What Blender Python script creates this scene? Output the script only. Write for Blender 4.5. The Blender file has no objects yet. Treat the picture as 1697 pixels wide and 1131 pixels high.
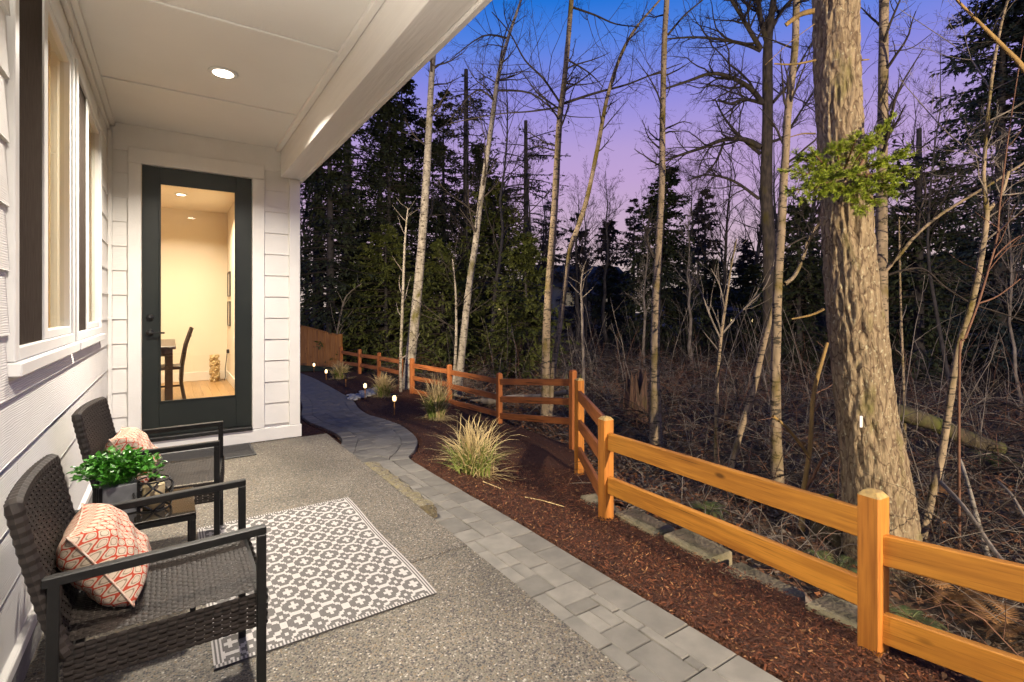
import bpy, bmesh, math, random
import numpy as np
from mathutils import Vector, Matrix, noise

random.seed(7); rng = np.random.default_rng(7)
R = math.radians
S = bpy.context.scene
COL = S.collection
# ------------------------------------------------------------------ camera, sky, exposure
YAW = 34.04; F = 837.0; CH = 1.31; HY = 513.0
sn, cs = math.sin(R(YAW)), math.cos(R(YAW))
cam = bpy.data.cameras.new('camera'); co = bpy.data.objects.new('camera', cam); COL.objects.link(co)
co.location = (0, 0, CH); co.rotation_euler = (R(90), 0, -R(YAW))
cam.sensor_width = 36; cam.lens = F/1697*36; cam.shift_y = -(565.5-HY)/1697
cam.clip_start = .05; cam.clip_end = 600
S.camera = co
W = bpy.data.worlds.new('World'); S.world = W; W.use_nodes = True
wn, wl = W.node_tree.nodes, W.node_tree.links
bg = wn['Background']; bg.inputs['Strength'].default_value = 0.92
tc = wn.new('ShaderNodeTexCoord'); sx = wn.new('ShaderNodeSeparateXYZ'); wr = wn.new('ShaderNodeValToRGB')
wl.new(tc.outputs['Generated'], sx.inputs[0]); wl.new(sx.outputs['Z'], wr.inputs[0]); wl.new(wr.outputs[0], bg.inputs[0])
STOPS = [(0, (.62, .50, .44)), (.06, (.70, .56, .52)), (.13, (.66, .48, .60)), (.243, (.58, .40, .72)), (.295, (.52, .38, .74)), (.392, (.28, .28, .82)),
         (.469, (.095, .245, .84)), (.52, (.018, .19, .76)), (.70, (.010, .09, .34)), (1, (.006, .04, .16))]
e = wr.color_ramp.elements
while len(e) < len(STOPS): e.new(.5)
for el, (p, cc) in zip(e, STOPS): el.position = p; el.color = (*cc, 1)
S.view_settings.view_transform = 'Standard'; S.view_settings.look = 'None'
S.view_settings.exposure = 0; S.view_settings.gamma = 1; S.view_settings.use_curve_mapping = False
S.cycles.use_denoising = True
S.cycles.max_bounces = 8; S.cycles.transparent_max_bounces = 16
S.cycles.caustics_reflective = False; S.cycles.caustics_refractive = False
S.cycles.sample_clamp_indirect = 4
LAMP_NEAR, FILL_BACK, FILL_FLOOD, ROOM = 108, 104, 12000, 60; FILL_EAVE = 2300; FILL_SCONCE = 340

def PX(px, py, z):
    u = (px-848.5)/F; v = (HY-py)/F
    return Vector((z*(sn+u*cs), z*(cs-u*sn), CH+z*v))

# ------------------------------------------------------------------ ground heights
def pY(y): return np.interp(y, [0, 1, 3, 4.6, 6, 7.5, 9, 11, 15], [-.06, -.08, -.10, -.14, -.28, -.45, -.6, -.68, -.70])
def qY(y): return np.interp(y, [-1, .99, 2.93, 4.78, 5.7, 8, 12, 18], [-.14, -.23, -.355, -.75, -.76, -.78, -.72, -.71])
def fX(y): return np.interp(y, [-3, .99, 2.93, 4.78, 5.71, 7.84, 10.06, 12.5, 17.5], [2.6, 2.65, 2.88, 4.25, 4.95, 5.0, 5.12, 4.95, 4.81])
RIGHT = [(1.9, -1.6), (1.9, 2), (1.905, 4.0), (1.94, 4.66), (2.10, 4.94), (2.28, 5.27), (2.45, 5.66), (2.64, 6.3), (2.86, 7.31), (2.96, 8.36), (3.0, 9.33), (3.1, 10.08), (3.27, 10.89),
         (3.34, 11.42), (3.38, 12.32), (3.44, 13.86), (3.46, 15.47), (3.39, 17.2), (3.3, 19)]
LEFT = [(1.375, -1.6), (1.375, 2), (1.375, 4.0), (1.38, 5.2), (1.50, 5.62), (1.64, 6.03), (1.78, 6.45), (1.90, 7.16), (1.94, 8.13), (1.95, 9.03), (1.97, 9.69), (2.06, 10.2), (2.26, 11.1),
        (2.38, 12.0), (2.42, 13), (2.45, 15), (2.42, 17.2), (2.4, 19)]
def smooth_line(P, n=400):
    P = np.array(P, float); Q = []
    for i in range(len(P)-1):
        p0, p1, p2, p3 = P[max(i-1, 0)], P[i], P[i+1], P[min(i+2, len(P)-1)]
        for t in np.linspace(0, 1, 12, endpoint=False):
            Q.append(.5*((2*p1)+(-p0+p2)*t+(2*p0-5*p1+4*p2-p3)*t*t+(-p0+3*p1-3*p2+p3)*t**3))
    Q.append(P[-1]); Q = np.array(Q)
    d = np.r_[0, np.cumsum(np.linalg.norm(np.diff(Q, axis=0), axis=1))]
    s = np.linspace(0, d[-1], n)
    return np.stack([np.interp(s, d, Q[:, 0]), np.interp(s, d, Q[:, 1])], 1)
RL, LL = smooth_line(RIGHT), smooth_line(LEFT)
def xr(y): return np.interp(y, RL[:, 1], RL[:, 0])
def xl(y): return np.interp(y, LL[:, 1], LL[:, 0])
def gz(x, y):
    x = np.asarray(x, float); y = np.asarray(y, float)
    a = xr(y); b = fX(y)
    t = np.clip((x-a)/np.maximum(b-a, .3), 0, 1); t = t*t*(3-2*t)*.6+t*.4
    return pY(y)*(1-t)+qY(y)*t
def terr(x, y):                                        # forest floor
    x = np.asarray(x, float); y = np.asarray(y, float)
    d = x-fX(y)
    t = np.clip((d-.2)/1.6, 0, 1)
    z = (qY(y)-.10)*(1-t)+t*(-.92-.02*np.clip(d, 0, 15))
    z = z+.05*np.sin(x*1.3+y*.7)+.04*np.sin(x*2.9-y*2.1)*t
    far = np.clip((np.hypot(x, y)-25)/60, 0, 1)
    z = z+far*.8
    return np.where(d < .16, np.minimum(z, -.2)-1.2, z)

# ------------------------------------------------------------------ mesh helpers
class MB:
    def __init__(s): s.v = []; s.f = []; s.m = []
    def add(s, V, Fc, mi=0):
        b = len(s.v); s.v += [tuple(p) for p in V]; s.f += [tuple(i+b for i in f) for f in Fc]; s.m += [mi]*len(Fc); return s
    def box(s, x0, x1, y0, y1, z0, z1, mi=0):
        V = [(x, y, z) for z in (z0, z1) for y in (y0, y1) for x in (x0, x1)]
        return s.add(V, [(0, 2, 3, 1), (4, 5, 7, 6), (0, 1, 5, 4), (2, 6, 7, 3), (0, 4, 6, 2), (1, 3, 7, 5)], mi)
    def bar(s, a, b, w, h, up=(0, 0, 1), mi=0):          # rectangular bar from a to b
        a, b = Vector(a), Vector(b); d = (b-a).normalized(); sd = d.cross(Vector(up))
        if sd.length < 1e-4: sd = d.cross(Vector((1, 0, 0)))
        sd.normalize(); u = sd.cross(d)
        V = [p+sd*(i*w/2)+u*(j*h/2) for p in (a, b) for i, j in ((-1, -1), (1, -1), (1, 1), (-1, 1))]
        return s.add(V, [(3, 2, 1, 0), (4, 5, 6, 7), (0, 1, 5, 4), (1, 2, 6, 5), (2, 3, 7, 6), (3, 0, 4, 7)], mi)
    def tube(s, pts, r, k=8, mi=0, caps=True):
        pts = [Vector(p) for p in pts]; n = len(pts)
        if not hasattr(r, '__len__'): r = [r]*n
        V = []; ref = None
        for i, p in enumerate(pts):
            t = (pts[min(i+1, n-1)]-pts[max(i-1, 0)]).normalized()
            if ref is None: ref = t.orthogonal().normalized()
            ref = (ref-t*ref.dot(t)).normalized(); b = t.cross(ref)
            V += [p+(ref*math.cos(2*math.pi*j/k)+b*math.sin(2*math.pi*j/k))*r[i] for j in range(k)]
        Fc = [(i*k+j, i*k+(j+1) % k, (i+1)*k+(j+1) % k, (i+1)*k+j) for i in range(n-1) for j in range(k)]
        if caps: Fc += [tuple(range(k-1, -1, -1)), tuple((n-1)*k+j for j in range(k))]
        return s.add(V, Fc, mi)
    def lathe(s, prof, k=24, c=(0, 0, 0), mi=0):
        V = []; n = len(prof)
        for r_, z in prof: V += [(c[0]+r_*math.cos(2*math.pi*j/k), c[1]+r_*math.sin(2*math.pi*j/k), c[2]+z) for j in range(k)]
        Fc = [(i*k+j, i*k+(j+1) % k, (i+1)*k+(j+1) % k, (i+1)*k+j) for i in range(n-1) for j in range(k)]
        Fc += [tuple(range(k-1, -1, -1)), tuple((n-1)*k+j for j in range(k))]
        return s.add(V, Fc, mi)
    def build(s, name, mat, parent=None, smooth=False, bevel=0, loc=None, mw=None):
        me = bpy.data.meshes.new(name); me.from_pydata(s.v, [], s.f)
        for m_ in (mat if isinstance(mat, (list, tuple)) else [mat]): me.materials.append(m_)
        if any(s.m): me.polygons.foreach_set('material_index', s.m)
        if bevel:
            bm = bmesh.new(); bm.from_mesh(me)
            bmesh.ops.bevel(bm, geom=bm.edges[:], offset=bevel, segments=1, affect='EDGES', clamp_overlap=True)
            bm.to_mesh(me); bm.free()
        if smooth: me.polygons.foreach_set('use_smooth', [True]*len(me.polygons))
        me.update()
        return link(name, me, parent, loc, mw)
def link(name, me, parent=None, loc=None, mw=None):
    o = bpy.data.objects.new(name, me); COL.objects.link(o)
    if parent: o.parent = parent
    if loc is not None: o.location = loc
    if mw is not None: o.matrix_local = mw
    return o
def npmesh(name, V, Fq, mat, parent=None, smooth=False, mi=None, uv=None):
    me = bpy.data.meshes.new(name); V = np.asarray(V, np.float32).reshape(-1, 3); Fq = np.asarray(Fq, np.int32)
    k = Fq.shape[1]; me.vertices.add(len(V)); me.vertices.foreach_set('co', V.ravel())
    me.loops.add(Fq.size); me.loops.foreach_set('vertex_index', Fq.ravel())
    me.polygons.add(len(Fq)); me.polygons.foreach_set('loop_start', np.arange(0, Fq.size, k, dtype=np.int32))
    try: me.polygons.foreach_set('loop_total', np.full(len(Fq), k, np.int32))
    except Exception: pass
    for m_ in (mat if isinstance(mat, (list, tuple)) else [mat]): me.materials.append(m_)
    if mi is not None: me.polygons.foreach_set('material_index', np.asarray(mi, np.int32))
    if smooth: me.polygons.foreach_set('use_smooth', np.ones(len(Fq), bool))
    if uv is not None:
        l = me.uv_layers.new(name='uv'); l.data.foreach_set('uv', np.asarray(uv, np.float32)[Fq.ravel()].ravel())
    me.update(calc_edges=True); me.validate()
    return link(name, me, parent)
def tag(o, label=None, cat=None, group=None, kind=None):
    if label: o['label'] = label
    if cat: o['category'] = cat
    if group: o['group'] = group
    if kind: o['kind'] = kind
    return o
def empty(name, loc=(0, 0, 0), rz=0, label=None, cat=None, group=None):
    o = bpy.data.objects.new(name, None); COL.objects.link(o); o.location = loc; o.rotation_euler = (0, 0, rz); o.empty_display_size = .1
    return tag(o, label, cat, group)
def copy_tree(o, parent=None):
    c_ = o.copy(); COL.objects.link(c_); c_.parent = parent
    for ch in list(o.children): copy_tree(ch, c_)
    return c_
def lamp(name, kind, loc, power, color, parent=None, **kw):
    l = bpy.data.lights.new(name, kind); l.energy = power; l.color = color
    for k_, v_ in kw.items(): setattr(l, k_, v_)
    o = bpy.data.objects.new(name, l); COL.objects.link(o); o.location = loc
    if parent: o.parent = parent
    return o
# vectorised polylines -> tubes
def tubes(P, Rd, k=3):
    P = np.asarray(P, float); N, n, _ = P.shape
    T = np.gradient(P, axis=1); T /= np.linalg.norm(T, axis=2, keepdims=True)+1e-9
    ref = np.where(np.abs(T[..., 2:3]) < .8, np.array([0, 0, 1.]), np.array([1., 0, 0]))
    A = np.cross(T, ref); A /= np.linalg.norm(A, axis=2, keepdims=True)+1e-9; B = np.cross(T, A)
    an = 2*np.pi*np.arange(k)/k
    V = P[:, :, None]+Rd[:, :, None, None]*(np.cos(an)[:, None]*A[:, :, None]+np.sin(an)[:, None]*B[:, :, None])
    i = np.arange(N)[:, None, None]*n*k+np.arange(n-1)[None, :, None]*k; j = np.arange(k)[None, None]; j2 = (j+1) % k
    Fq = np.stack([i+j, i+j2, i+k+j2, i+k+j], -1).reshape(-1, 4)
    return V.reshape(-1, 3), Fq
def join(parts):
    V, Fq, b = [], [], 0
    for v, f in parts: V.append(v); Fq.append(f+b); b += len(v)
    return np.concatenate(V), np.concatenate(Fq)
def rand_unit(n):
    v = rng.normal(size=(n, 3)); return v/np.linalg.norm(v, axis=1, keepdims=True)
def grow(P, Rd, k, t0, t1, ang, ln, up=.1, wig=.12, n=5, rr=.55, tip=.25, flat=0, taper_len=True):
    N, m, _ = P.shape
    t = rng.uniform(t0, t1, (N, k)); f = t*(m-1); i = np.minimum(f.astype(int), m-2); w = (f-i)[..., None]
    I = np.arange(N)[:, None]
    base = P[I, i]*(1-w)+P[I, i+1]*w; rb = (Rd[I, i]*(1-w[..., 0])+Rd[I, i+1]*w[..., 0])*rr
    T = P[I, i+1]-P[I, i]; T /= np.linalg.norm(T, axis=2, keepdims=True)+1e-9
    q = rand_unit(N*k).reshape(N, k, 3); q[..., 2] *= (1-flat)
    q -= T*np.sum(q*T, 2, keepdims=True); q /= np.linalg.norm(q, axis=2, keepdims=True)+1e-9
    a = rng.uniform(*ang, (N, k, 1)); d = T*np.cos(a)+q*np.sin(a)
    L = rng.uniform(*ln, (N, k)) if not np.isscalar(ln[0]) or ln[0] > 0 else None
    plen = np.linalg.norm(np.diff(P, axis=1), axis=2).sum(1)[:, None]
    if L is None: L = plen*rng.uniform(-ln[0], -ln[1], (N, k))
    if taper_len: L = L*(1.15-.7*t)
    M = N*k; d = d.reshape(M, 3); out = np.zeros((M, n, 3)); out[:, 0] = base.reshape(M, 3); st = (L.reshape(M, 1)/(n-1))
    for s_ in range(1, n):
        d = d+rng.normal(0, wig, (M, 3)); d[:, 2] += up; d /= np.linalg.norm(d, axis=1, keepdims=True); out[:, s_] = out[:, s_-1]+d*st
    rad = rb.reshape(M, 1)*np.linspace(1, tip, n)[None]
    return out, np.maximum(rad, .0012)

# ------------------------------------------------------------------ materials
def mat(name, col, rough=.7, col2=None, scale=8, stretch=(1, 1, 1), bump=0, bscale=None, detail=4, metal=0, spec=.4, lo=.35, hi=.65, obvar=0, dist=.02, rot=(0, 0, 0)):
    m = bpy.data.materials.new(name); m.use_nodes = True; N, L = m.node_tree.nodes, m.node_tree.links
    b = N['Principled BSDF']; b.inputs['Roughness'].default_value = rough; b.inputs['Metallic'].default_value = metal
    b.inputs['Specular IOR Level'].default_value = spec; b.inputs['Base Color'].default_value = (*col, 1)
    t = N.new('ShaderNodeTexCoord'); mp = N.new('ShaderNodeMapping'); mp.inputs['Scale'].default_value = stretch; mp.inputs['Rotation'].default_value = rot
    L.new(t.outputs['Object'], mp.inputs[0])
    vec = mp.outputs[0]
    if obvar:
        oi = N.new('ShaderNodeObjectInfo'); va = N.new('ShaderNodeVectorMath'); va.operation = 'ADD'
        sc = N.new('ShaderNodeMath'); sc.operation = 'MULTIPLY'; sc.inputs[1].default_value = 57.3
        L.new(oi.outputs['Random'], sc.inputs[0]); L.new(mp.outputs[0], va.inputs[0]); L.new(sc.outputs[0], va.inputs[1]); vec = va.outputs[0]
    m['vec'] = 0
    if col2 is not None:
        no = N.new('ShaderNodeTexNoise'); no.inputs['Scale'].default_value = scale; no.inputs['Detail'].default_value = detail; L.new(vec, no.inputs['Vector'])
        rp = N.new('ShaderNodeValToRGB'); rp.color_ramp.elements[0].position = lo; rp.color_ramp.elements[1].position = hi
        rp.color_ramp.elements[0].color = (*col, 1); rp.color_ramp.elements[1].color = (*col2, 1)
        L.new(no.outputs['Fac'], rp.inputs[0]); out = rp.outputs[0]
        if obvar:
            hs = N.new('ShaderNodeHueSaturation'); ma = N.new('ShaderNodeMapRange'); ma.inputs[3].default_value = 1-obvar; ma.inputs[4].default_value = 1+obvar
            L.new(oi.outputs['Random'], ma.inputs[0]); L.new(ma.outputs[0], hs.inputs['Value']); L.new(out, hs.inputs['Color']); out = hs.outputs[0]
        L.new(out, b.inputs['Base Color'])
    if bump:
        n2 = N.new('ShaderNodeTexNoise'); n2.inputs['Scale'].default_value = bscale or scale*2; n2.inputs['Detail'].default_value = 5; L.new(vec, n2.inputs['Vector'])
        bp = N.new('ShaderNodeBump'); bp.inputs['Strength'].default_value = bump; bp.inputs['Distance'].default_value = dist
        L.new(n2.outputs['Fac'], bp.inputs['Height']); L.new(bp.outputs[0], b.inputs['Normal'])
    return m
def nodes(m): return m.node_tree.nodes, m.node_tree.links, m.node_tree.nodes['Principled BSDF']
def mixcol(m, fac_socket, col):                           # overlay a colour through a factor
    N, L, b = nodes(m); src = b.inputs['Base Color'].links[0].from_socket if b.inputs['Base Color'].links else None
    mx = N.new('ShaderNodeMix'); mx.data_type = 'RGBA'
    L.new(fac_socket, mx.inputs[0])
    if src: L.new(src, mx.inputs[6])
    else: mx.inputs[6].default_value = b.inputs['Base Color'].default_value
    mx.inputs[7].default_value = (*col, 1); L.new(mx.outputs[2], b.inputs['Base Color'])
def noise_fac(m, scale, lo, hi, stretch=(1, 1, 1), detail=3, seed=0.):
    N, L, b = nodes(m); t = N.new('ShaderNodeTexCoord'); mp = N.new('ShaderNodeMapping'); mp.inputs['Scale'].default_value = stretch
    mp.inputs['Location'].default_value = (seed, seed*.7, seed*.3); L.new(t.outputs['Object'], mp.inputs[0])
    no = N.new('ShaderNodeTexNoise'); no.inputs['Scale'].default_value = scale; no.inputs['Detail'].default_value = detail; L.new(mp.outputs[0], no.inputs['Vector'])
    mr = N.new('ShaderNodeMapRange'); mr.inputs[1].default_value = lo; mr.inputs[2].default_value = hi; L.new(no.outputs['Fac'], mr.inputs[0])
    return mr.outputs[0]
def emit(name, col, strength):
    m = bpy.data.materials.new(name); m.use_nodes = True; N, L, b = nodes(m)
    b.inputs['Base Color'].default_value = (*col, 1); b.inputs['Emission Color'].default_value = (*col, 1); b.inputs['Emission Strength'].default_value = strength
    return m
def glassm(name, tint=(1, 1, 1), f0=.03, f90=.6):
    m = bpy.data.materials.new(name); m.use_nodes = True; N, L = m.node_tree.nodes, m.node_tree.links
    N.remove(N['Principled BSDF']); o = N['Material Output']
    tr = N.new('ShaderNodeBsdfTransparent'); tr.inputs[0].default_value = (*tint, 1)
    gl = N.new('ShaderNodeBsdfGlossy'); gl.inputs['Roughness'].default_value = .01
    lw = N.new('ShaderNodeLayerWeight'); lw.inputs[0].default_value = .5; pw = N.new('ShaderNodeMath'); pw.operation = 'POWER'; pw.inputs[1].default_value = 5
    mr = N.new('ShaderNodeMapRange'); mr.inputs[3].default_value = f0; mr.inputs[4].default_value = f90; mx = N.new('ShaderNodeMixShader')
    L.new(lw.outputs['Facing'], pw.inputs[0]); L.new(pw.outputs[0], mr.inputs[0])
    L.new(mr.outputs[0], mx.inputs[0]); L.new(tr.outputs[0], mx.inputs[1]); L.new(gl.outputs[0], mx.inputs[2]); L.new(mx.outputs[0], o.inputs[0])
    return m
def siding_mat(name, stretch):
    m = mat(name, (.82, .80, .76), .55, (.77, .75, .71), 3, stretch=(1, 1, 1), obvar=.025)
    N, L, b = nodes(m)
    t = N.new('ShaderNodeTexCoord'); mp = N.new('ShaderNodeMapping'); mp.inputs['Scale'].default_value = stretch; L.new(t.outputs['Object'], mp.inputs[0])
    oi = N.new('ShaderNodeObjectInfo'); sc = N.new('ShaderNodeMath'); sc.operation = 'MULTIPLY'; sc.inputs[1].default_value = 31.; L.new(oi.outputs['Random'], sc.inputs[0])
    va = N.new('ShaderNodeVectorMath'); va.operation = 'ADD'; L.new(mp.outputs[0], va.inputs[0]); L.new(sc.outputs[0], va.inputs[1])
    w = N.new('ShaderNodeTexWave'); w.bands_direction = 'Z'; w.inputs['Scale'].default_value = 15; w.inputs['Distortion'].default_value = 7
    w.inputs['Detail'].default_value = 2; w.inputs['Detail Scale'].default_value = .8; L.new(va.outputs[0], w.inputs['Vector'])
    bp = N.new('ShaderNodeBump'); bp.inputs['Strength'].default_value = .30; bp.inputs['Distance'].default_value = .004
    L.new(w.outputs['Fac'], bp.inputs['Height']); L.new(bp.outputs[0], b.inputs['Normal'])
    return m
M = {}
M['siding_y'] = siding_mat('painted siding along wall', (1, .42, 2.6))
M['siding_x'] = siding_mat('painted siding by door', (.55, 1, 2.2))
M['trim'] = mat('white trim paint', (.83, .81, .77), .45, (.79, .77, .73), 6, bump=.08, bscale=60)
M['ceil'] = mat('ceiling paint', (.84, .82, .78), .6, (.81, .79, .75), 2, bump=.06, bscale=90)
M['beamwood'] = mat('painted beam', (.82, .79, .75), .5, (.78, .75, .71), 4, stretch=(8, .6, 8), bump=.3, bscale=7, dist=.006)
M['vinyl'] = mat('vinyl window frame', (.80, .80, .78), .35, (.78, .78, .76), 5)
M['screen'] = mat('insect screen', (.040, .031, .026), 1, (.062, .050, .042), 40, stretch=(1, 3, .3), spec=0)
M['blind'] = mat('vertical blind', (.62, .50, .30), .8, (.55, .44, .27), 6, stretch=(1, 6, .2))
_N, _L, _b = nodes(M['blind']); _t = _N.new('ShaderNodeBsdfTranslucent'); _t.inputs[0].default_value = (.80, .62, .34, 1); _m = _N.new('ShaderNodeMixShader'); _m.inputs[0].default_value = .6
_L.new(_b.outputs[0], _m.inputs[1]); _L.new(_t.outputs[0], _m.inputs[2]); _L.new(_m.outputs[0], _N['Material Output'].inputs[0])
M['door'] = mat('dark green black door paint', (.013, .017, .016), .35, (.017, .021, .019), 5, bump=.04, bscale=80)
M['black'] = mat('black metal', (.012, .012, .012), .38, spec=.5)
M['powder'] = mat('powder coated metal', (.006, .006, .006), .45, (.009, .0088, .0085), 60, spec=.3)
M['glass'] = glassm('window glass'); M['winglass'] = glassm('pale window glass', (.97, .98, .95), .02, .28)
M['intwall'] = mat('interior wall paint', (.80, .71, .56), .8, (.78, .69, .54), 2)
M['inttrim'] = mat('interior trim', (.78, .72, .62), .5, (.76, .70, .60), 5)
M['intfloor'] = mat('wood floor', (.42, .25, .10), .35, (.33, .19, .07), 6, stretch=(12, 1, 1), obvar=.12)
M['darkwood'] = mat('espresso wood', (.030, .018, .012), .3, (.045, .028, .018), 8, stretch=(4, 4, 1))
M['concrete'] = mat('foundation concrete', (.30, .29, .26), .9, (.24, .23, .21), 12, bump=.4, bscale=60)

def aggregate():
    m = bpy.data.materials.new('exposed aggregate'); m.use_nodes = True; N, L, b = nodes(m)
    t = N.new('ShaderNodeTexCoord'); v = N.new('ShaderNodeTexVoronoi'); v.inputs['Scale'].default_value = 125; L.new(t.outputs['Object'], v.inputs['Vector'])
    h = N.new('ShaderNodeSeparateColor'); L.new(v.outputs['Color'], h.inputs[0])
    r = N.new('ShaderNodeValToRGB'); r.color_ramp.interpolation = 'CONSTANT'
    st = [(0, (.035, .034, .033)), (.20, (.085, .071, .056)), (.38, (.145, .126, .098)), (.60, (.20, .178, .14)), (.80, (.185, .142, .09)), (.89, (.28, .255, .21)), (.965, (.42, .39, .33))]
    while len(r.color_ramp.elements) < len(st): r.color_ramp.elements.new(.5)
    for el, (p, cc) in zip(r.color_ramp.elements, st): el.position = p; el.color = (*cc, 1)
    L.new(h.outputs[0], r.inputs[0])
    mr = N.new('ShaderNodeMapRange'); mr.inputs[1].default_value = .45; mr.inputs[2].default_value = .75; L.new(v.outputs['Distance'], mr.inputs[0])
    mx = N.new('ShaderNodeMix'); mx.data_type = 'RGBA'; L.new(mr.outputs[0], mx.inputs[0]); L.new(r.outputs[0], mx.inputs[6]); mx.inputs[7].default_value = (.145, .13, .105, 1)
    n = N.new('ShaderNodeTexNoise'); n.inputs['Scale'].default_value = 1.7; n.inputs['Detail'].default_value = 4; L.new(t.outputs['Object'], n.inputs['Vector'])
    n2 = N.new('ShaderNodeMapRange'); n2.inputs[1].default_value = .3; n2.inputs[2].default_value = .7; n2.inputs[3].default_value = .74; n2.inputs[4].default_value = 1.2; L.new(n.outputs['Fac'], n2.inputs[0])
    hs = N.new('ShaderNodeHueSaturation'); hs.inputs['Saturation'].default_value = 1.12; L.new(n2.outputs[0], hs.inputs['Value']); L.new(mx.outputs[2], hs.inputs['Color']); L.new(hs.outputs[0], b.inputs['Base Color'])
    b.inputs['Roughness'].default_value = .62
    bp = N.new('ShaderNodeBump'); bp.inputs['Strength'].default_value = .8; bp.inputs['Distance'].default_value = .004; bp.invert = True
    L.new(v.outputs['Distance'], bp.inputs['Height']); L.new(bp.outputs[0], b.inputs['Normal'])
    return m
M['agg'] = aggregate()
M['mossagg'] = aggregate(); M['mossagg'].name = 'mossy aggregate'
mixcol(M['mossagg'], noise_fac(M['mossagg'], 25, .35, .75), (.27, .225, .10))
M['paver'] = mat('concrete paver', (.215, .20, .17), .75, (.165, .154, .132), 9, bump=.25, bscale=120, obvar=.22, dist=.004)
M['sand'] = mat('joint sand', (.09, .085, .075), .95, (.12, .11, .10), 60)
M['mulch'] = mat('bark mulch', (.045, .017, .008), .9, (.115, .042, .017), 70, bump=1.0, bscale=70, lo=.3, hi=.7, dist=.02)
M['chip1'] = mat('mulch chip dark', (.055, .018, .008), .8, (.025, .010, .006), 20, obvar=.2)
M['chip2'] = mat('mulch chip red', (.16, .050, .018), .75, (.09, .028, .012), 20)
M['chip3'] = mat('mulch chip tan', (.36, .19, .08), .75, (.22, .10, .04), 20)
M['soil'] = mat('forest floor', (.050, .036, .024), .95, (.12, .075, .042), 7, bump=1, bscale=18, lo=.3, hi=.7, dist=.06)
M['leaf1'] = mat('fallen leaf brown', (.16, .075, .030), .8, (.09, .045, .022), 9)
M['leaf2'] = mat('fallen leaf orange', (.30, .11, .035), .8, (.20, .08, .03), 9)
M['leaf3'] = mat('fallen leaf grey', (.12, .10, .08), .85, (.20, .16, .12), 9)
M['lawn'] = mat('lawn', (.05, .085, .02), .9, (.08, .11, .03), 20, bump=.8, bscale=120)
M['block'] = mat('weathered block', (.27, .23, .15), .9, (.13, .12, .07), 7, bump=.6, bscale=40)
M['stone'] = mat('river stone', (.26, .28, .31), .6, (.40, .40, .40), 9)
def woodmat(name, c1, c2, axis):
    st = [9, 9, 9]; st[axis] = .7
    m = mat(name, c1, .55, tuple(x*.78 for x in c2), 3.2, stretch=tuple(st), detail=8, lo=.36, hi=.70, bump=.12, bscale=6, obvar=.09, dist=.004, spec=.35)
    N, L, b = nodes(m); t = N.new('ShaderNodeTexCoord'); mp = N.new('ShaderNodeMapping'); s3 = [1, 1, 1]; s3[axis] = .42; mp.inputs['Scale'].default_value = s3
    oi = N.new('ShaderNodeObjectInfo'); sc = N.new('ShaderNodeMath'); sc.operation = 'MULTIPLY'; sc.inputs[1].default_value = 23.; L.new(oi.outputs['Random'], sc.inputs[0])
    va = N.new('ShaderNodeVectorMath'); va.operation = 'ADD'; L.new(t.outputs['Object'], mp.inputs[0]); L.new(mp.outputs[0], va.inputs[0]); L.new(sc.outputs[0], va.inputs[1])
    vo = N.new('ShaderNodeTexVoronoi'); vo.inputs['Scale'].default_value = 5.5; L.new(va.outputs[0], vo.inputs['Vector'])
    mr = N.new('ShaderNodeMapRange'); mr.inputs[1].default_value = .11; mr.inputs[2].default_value = .045; L.new(vo.outputs['Distance'], mr.inputs[0])
    sf_ = [60, 60, 60]; sf_[axis] = 1.6; mixcol(m, noise_fac(m, 2.2, .54, .80, tuple(sf_), 5, 1.7), tuple(x*.55 for x in c2))
    sk_ = [75, 75, 75]; sk_[axis] = .9; mixcol(m, noise_fac(m, 1.0, .665, .70, tuple(sk_), 2, 7.7), tuple(x*.18 for x in c2))
    mixcol(m, mr.outputs[0], tuple(x*.28 for x in c2))
    mixcol(m, noise_fac(m, 1.1, .56, .80, (1, 1, 1), 4, 4.4), tuple(x*.72 for x in c1))
    return m
OR1, OR2 = (.62, .27, .040), (.47, .18, .028)
RD1, RD2 = (.44, .155, .042), (.33, .105, .03)
M['rail_or'] = woodmat('orange stained rail', OR1, OR2, 0); M['post_or'] = woodmat('orange stained post', (.50, .20, .034), (.40, .14, .025), 2)
M['rail_rd'] = woodmat('red brown stained rail', RD1, RD2, 0); M['post_rd'] = woodmat('red brown stained post', RD1, RD2, 2)
M['cap'] = mat('weathered post top', (.48, .33, .12), .8, (.30, .21, .09), 40)
M['cedar'] = woodmat('cedar board', (.42, .20, .055), (.31, .135, .038), 2)
def bark(name, c1, c2, moss=0, mossc=(.10, .09, .015), rings=0, scale=14, stretch=(1, 1, .35), bump=.6):
    m = mat(name, c1, .85, c2, scale, stretch=stretch, bump=bump, bscale=scale*2, dist=.02)
    if rings: mixcol(m, noise_fac(m, 7, .57, .63, (1.2, 1.2, 4.5)), (.055, .045, .033)); mixcol(m, noise_fac(m, 26, .60, .68, (1, 1, .7), 3, 2.), (.06, .05, .035))
    if moss: mixcol(m, noise_fac(m, 3.5, .62-.16*moss, .78-.14*moss, (1, 1, .6), 5, 3.3), mossc)
    return m
M['alder'] = bark('pale alder bark', (.34, .265, .175), (.21, .165, .105), .85, (.13, .10, .015), rings=1)
M['birch'] = bark('whitish bark', (.34, .31, .255), (.19, .17, .135), .45, rings=1)
M['darkbark'] = bark('dark mossy bark', (.075, .060, .045), (.030, .025, .020), .5, (.06, .05, .012))
M['twig'] = bark('dark twig', (.045, .035, .028), (.025, .02, .016))
M['palewtwig'] = mat('dry twig', (.26, .23, .195), .85, (.12, .10, .08), 5)
M['redtwig'] = mat('red brown twig', (.20, .105, .065), .8, (.11, .055, .035), 5)
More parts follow.
